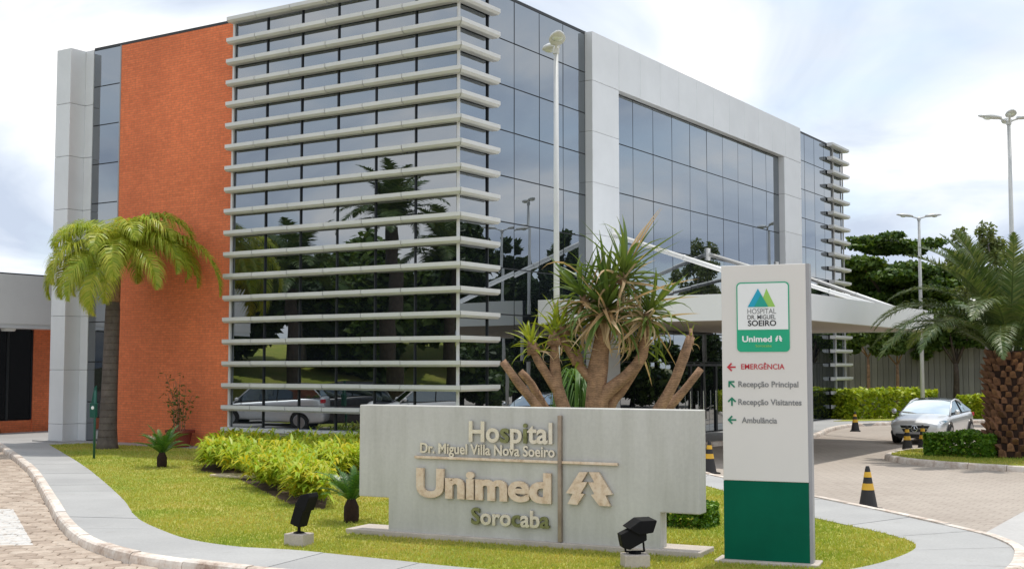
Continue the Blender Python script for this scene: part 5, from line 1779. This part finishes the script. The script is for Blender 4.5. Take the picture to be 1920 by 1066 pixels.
    MB().box(2.335, 2.362, -0.42, -0.12, .497 * k, .517 * k).build('grille_bar', 'chrome', grille)
    MB().box(2.335, 2.362, 0.12, 0.42, .497 * k, .517 * k).build('grille_bar', 'chrome', grille)
    em = MB(); N = 24
    ring_ = [(2.368, 0.095 * math.cos(2 * math.pi * i / N), (.505 * k) + 0.095 * math.sin(2 * math.pi * i / N)) for i in range(N + 1)]
    em.tube(ring_, 0.009, 6, cap=False)
    if not suv:
        for a in (90, 210, 330):
            em.tube([(2.37, 0, .505 * k), (2.37, 0.09 * math.cos(R(a)), .505 * k + 0.09 * math.sin(R(a)))], [0.018, 0.006], 6)
    em.build('emblem', 'chrome', grille)
    MB().box(2.26, 2.335, -0.60, 0.60, .235 * k, .335 * k).build('lower_intake', 'car_black', t)
    MB().box(2.30, 2.35, -0.50, 0.50, .20 * k, .222 * k).build('splitter', 'car_black', t)
    MB().box(2.338, 2.356, -0.21, 0.21, .335 * k, .40 * k).build('number_plate', 'totem_edge', t)
    return t


hd = math.atan2(-0.842, -0.539)
car = make_car('paint_silver')
car.location = (13.92, 41.35, 0.004); car.rotation_euler = (0, 0, hd)
tag(car, 'silver four-door sedan facing the road beside the clipped hedge', 'car', 'cars')

# ------------------------------------------------------------------ the car park and bank that the glass mirrors
c2 = make_car('paint_white', 1.72, suv=True)
cars = [(-20.6, 25.4, 100, c2, 'white tall car parked opposite the louvred glass, seen mirrored in it'),
        (-21.9, 31.4, 118, None, 'silver tall car parked opposite the brick wing, seen mirrored in the glass'),
        (-21.9, 28.6, 110, None, 'dark tall car parked between two pale cars, seen mirrored in the glass')]
for i, (x, y, a, o, lab) in enumerate(cars):
    if o is None:
        o = copy_tree(c2)
        pm = 'paint_silver' if i == 1 else 'paint_black'
        for ch in o.children:
            if ch.name.split('.')[0] in ('body', 'roof', 'roof_rail'):
                ch.data = ch.data.copy(); ch.data.materials[0] = MATS[pm]
    o.location = (x, y, 0.004); o.rotation_euler = (0, 0, R(a))
    tag(o, lab, 'car', 'cars')
bank = MB()
n = 24
for i in range(n + 1):
    y = -5 + 50 * i / n
    for x, z in ((-24.6, -0.01), (-25.2, 0.12), (-30, 1.2 + 0.3 * math.sin(i)), (-36, 3.0 + 0.4 * math.sin(i * 0.7)), (-48, 4.2), (-70, 4.6)):
        bank.v.append((x + 0.5 * math.sin(i * 0.9), y, z))
for i in range(n):
    for k in range(5):
        bank.f.append((i * 6 + k, (i + 1) * 6 + k, (i + 1) * 6 + k + 1, i * 6 + k + 1))
tag(bank.build('grass_bank', 'lawn_sheet', smooth=True), kind='structure')
# tall palms mirrored in the louvred face
tf = [frond_mesh(3.6, R(60), R(-55), 0.75, 70, 0.4, 0.35, 0.09, 0.1, seed=31), frond_mesh(3.5, R(85), R(15), 0.75, 70, 0.4, 0.25, 0.09, 0.1, seed=32), frond_mesh(3.5, R(35), R(-75), 0.75, 70, 0.4, 0.4, 0.09, 0.1, seed=33)]


def tall_palm(x, y, z, h, r, label):
    t = empty('tall_palm', (x, y, z), 0, label, 'palm', 'tall palms on the bank')
    MB().tube([(0, 0, -0.3), (0, 0, h * 0.5), (0.1, 0, h)], [r * 1.2, r, r * 0.8], 12).build('trunk', 'bark_dark', t, smooth=True)
    put_fronds(t, tf, [(D(i * 137.5), i % 3, rnd.uniform(-0.1, 0.1), rnd.uniform(0.85, 1.05)) for i in range(24)], 'leaf_palm_deep', (0.1, 0, h), 0.1)


tall_palm(-27.2, 24.4, 0.5, 8.6, 0.36, 'tallest dark palm on the grass bank, mirrored in the louvred glass')
tall_palm(-26.6, 29.3, 0.4, 5.6, 0.32, 'shorter dark palm on the grass bank, mirrored beside the brick wing')
tall_palm(-30.2, 20.2, 1.4, 6.4, 0.3, 'dark palm high on the grass bank near the glass corner reflection')
for i, (x, y, h, sc) in enumerate(((-34, 27, 2.6, 1.15), (-35, 22.5, 3.0, 1.2), (-33.5, 17.8, 2.8, 1.15), (-36, 31.5, 2.8, 1.2), (-31, 33, 2.4, 1.05), (-31.5, 24.6, 2.0, 0.95), (-36, 13.5, 3.0, 1.2))):
    tree('bank_tree', x, y, h, 0.22, [(0, 0, h + 1.0, 3.4 * sc, 3.2 * sc, 3.2 * sc)], 10000, 0.36, ('leaf_tree_dark', 'leaf_tree_mid')[i % 2], 'bark_grey',
         'leafy tree standing on the grass bank, mirrored in the louvred glass', 80 + i, k=14, group='trees on the grass bank', z=2.2)
# dark trees mirrored in the entrance front
for i, (x, y, h, sc) in enumerate(((34.0, 45.5, 9.6, 1.0), (36.6, 48.4, 11.2, 1.1), (38.6, 51.6, 10.2, 1.0), (36.0, 54.4, 10.8, 1.0), (33.4, 56.0, 8.6, 0.9), (31.5, 42.5, 10.4, 1.1), (29.0, 39.0, 9.0, 1.0), (35.2, 46.6, 10.6, 1.0), (37.4, 53.6, 9.4, 1.0), (40.5, 48.5, 11.0, 1.2))):
    base = [(0, 0, h * (0.22 + 0.13 * j), sc * (3.6 - 0.52 * j), sc * (3.6 - 0.52 * j), h * 0.13) for j in range(6)]
    tree('conical_tree', x, y, h * 0.5, 0.2, base, 11000, 0.40, 'leaf_tree_dark', 'bark_dark',
         'dark conical tree across the drive, mirrored in the entrance glass', 90 + i, k=6, group='conical trees across the drive', f=(0.3, 0.5))
street_lamp(24.0, 44.5, 9.0, (-60, 120), 'street lamp across the drive, mirrored in the entrance glass', 'grey_steel', 0.09, 0.055)
street_lamp(-20.5, 23.0, 6.6, (40,), 'single-armed street lamp by the car park, mirrored in the louvred glass', 'grey_steel', 0.07, 0.045, reach=1.0)

for i, (x, y, sc) in enumerate(((25.5, 41.0, 0.9), (28.5, 45.0, 1.0), (31.5, 49.0, 1.05), (33.5, 53.5, 1.0), (27.0, 36.0, 1.0), (35.0, 58.0, 1.1), (33.2, 61.2, 1.1), (31.8, 64.4, 1.1), (30.6, 67.6, 1.1), (37.5, 55.0, 1.1))):
    tree('low_tree', x, y, 1.2, 0.16, [(0, 0, 2.2, 2.5 * sc, 2.3 * sc, 1.9 * sc)], 6500, 0.26, 'leaf_tree_mid' if i % 2 else 'leaf_tree_dark', 'bark_dark',
         'low bushy tree across the drive, mirrored below the canopy', 110 + i, k=12, group='low trees across the drive', f=(0.32, 0.5), limbs=4)
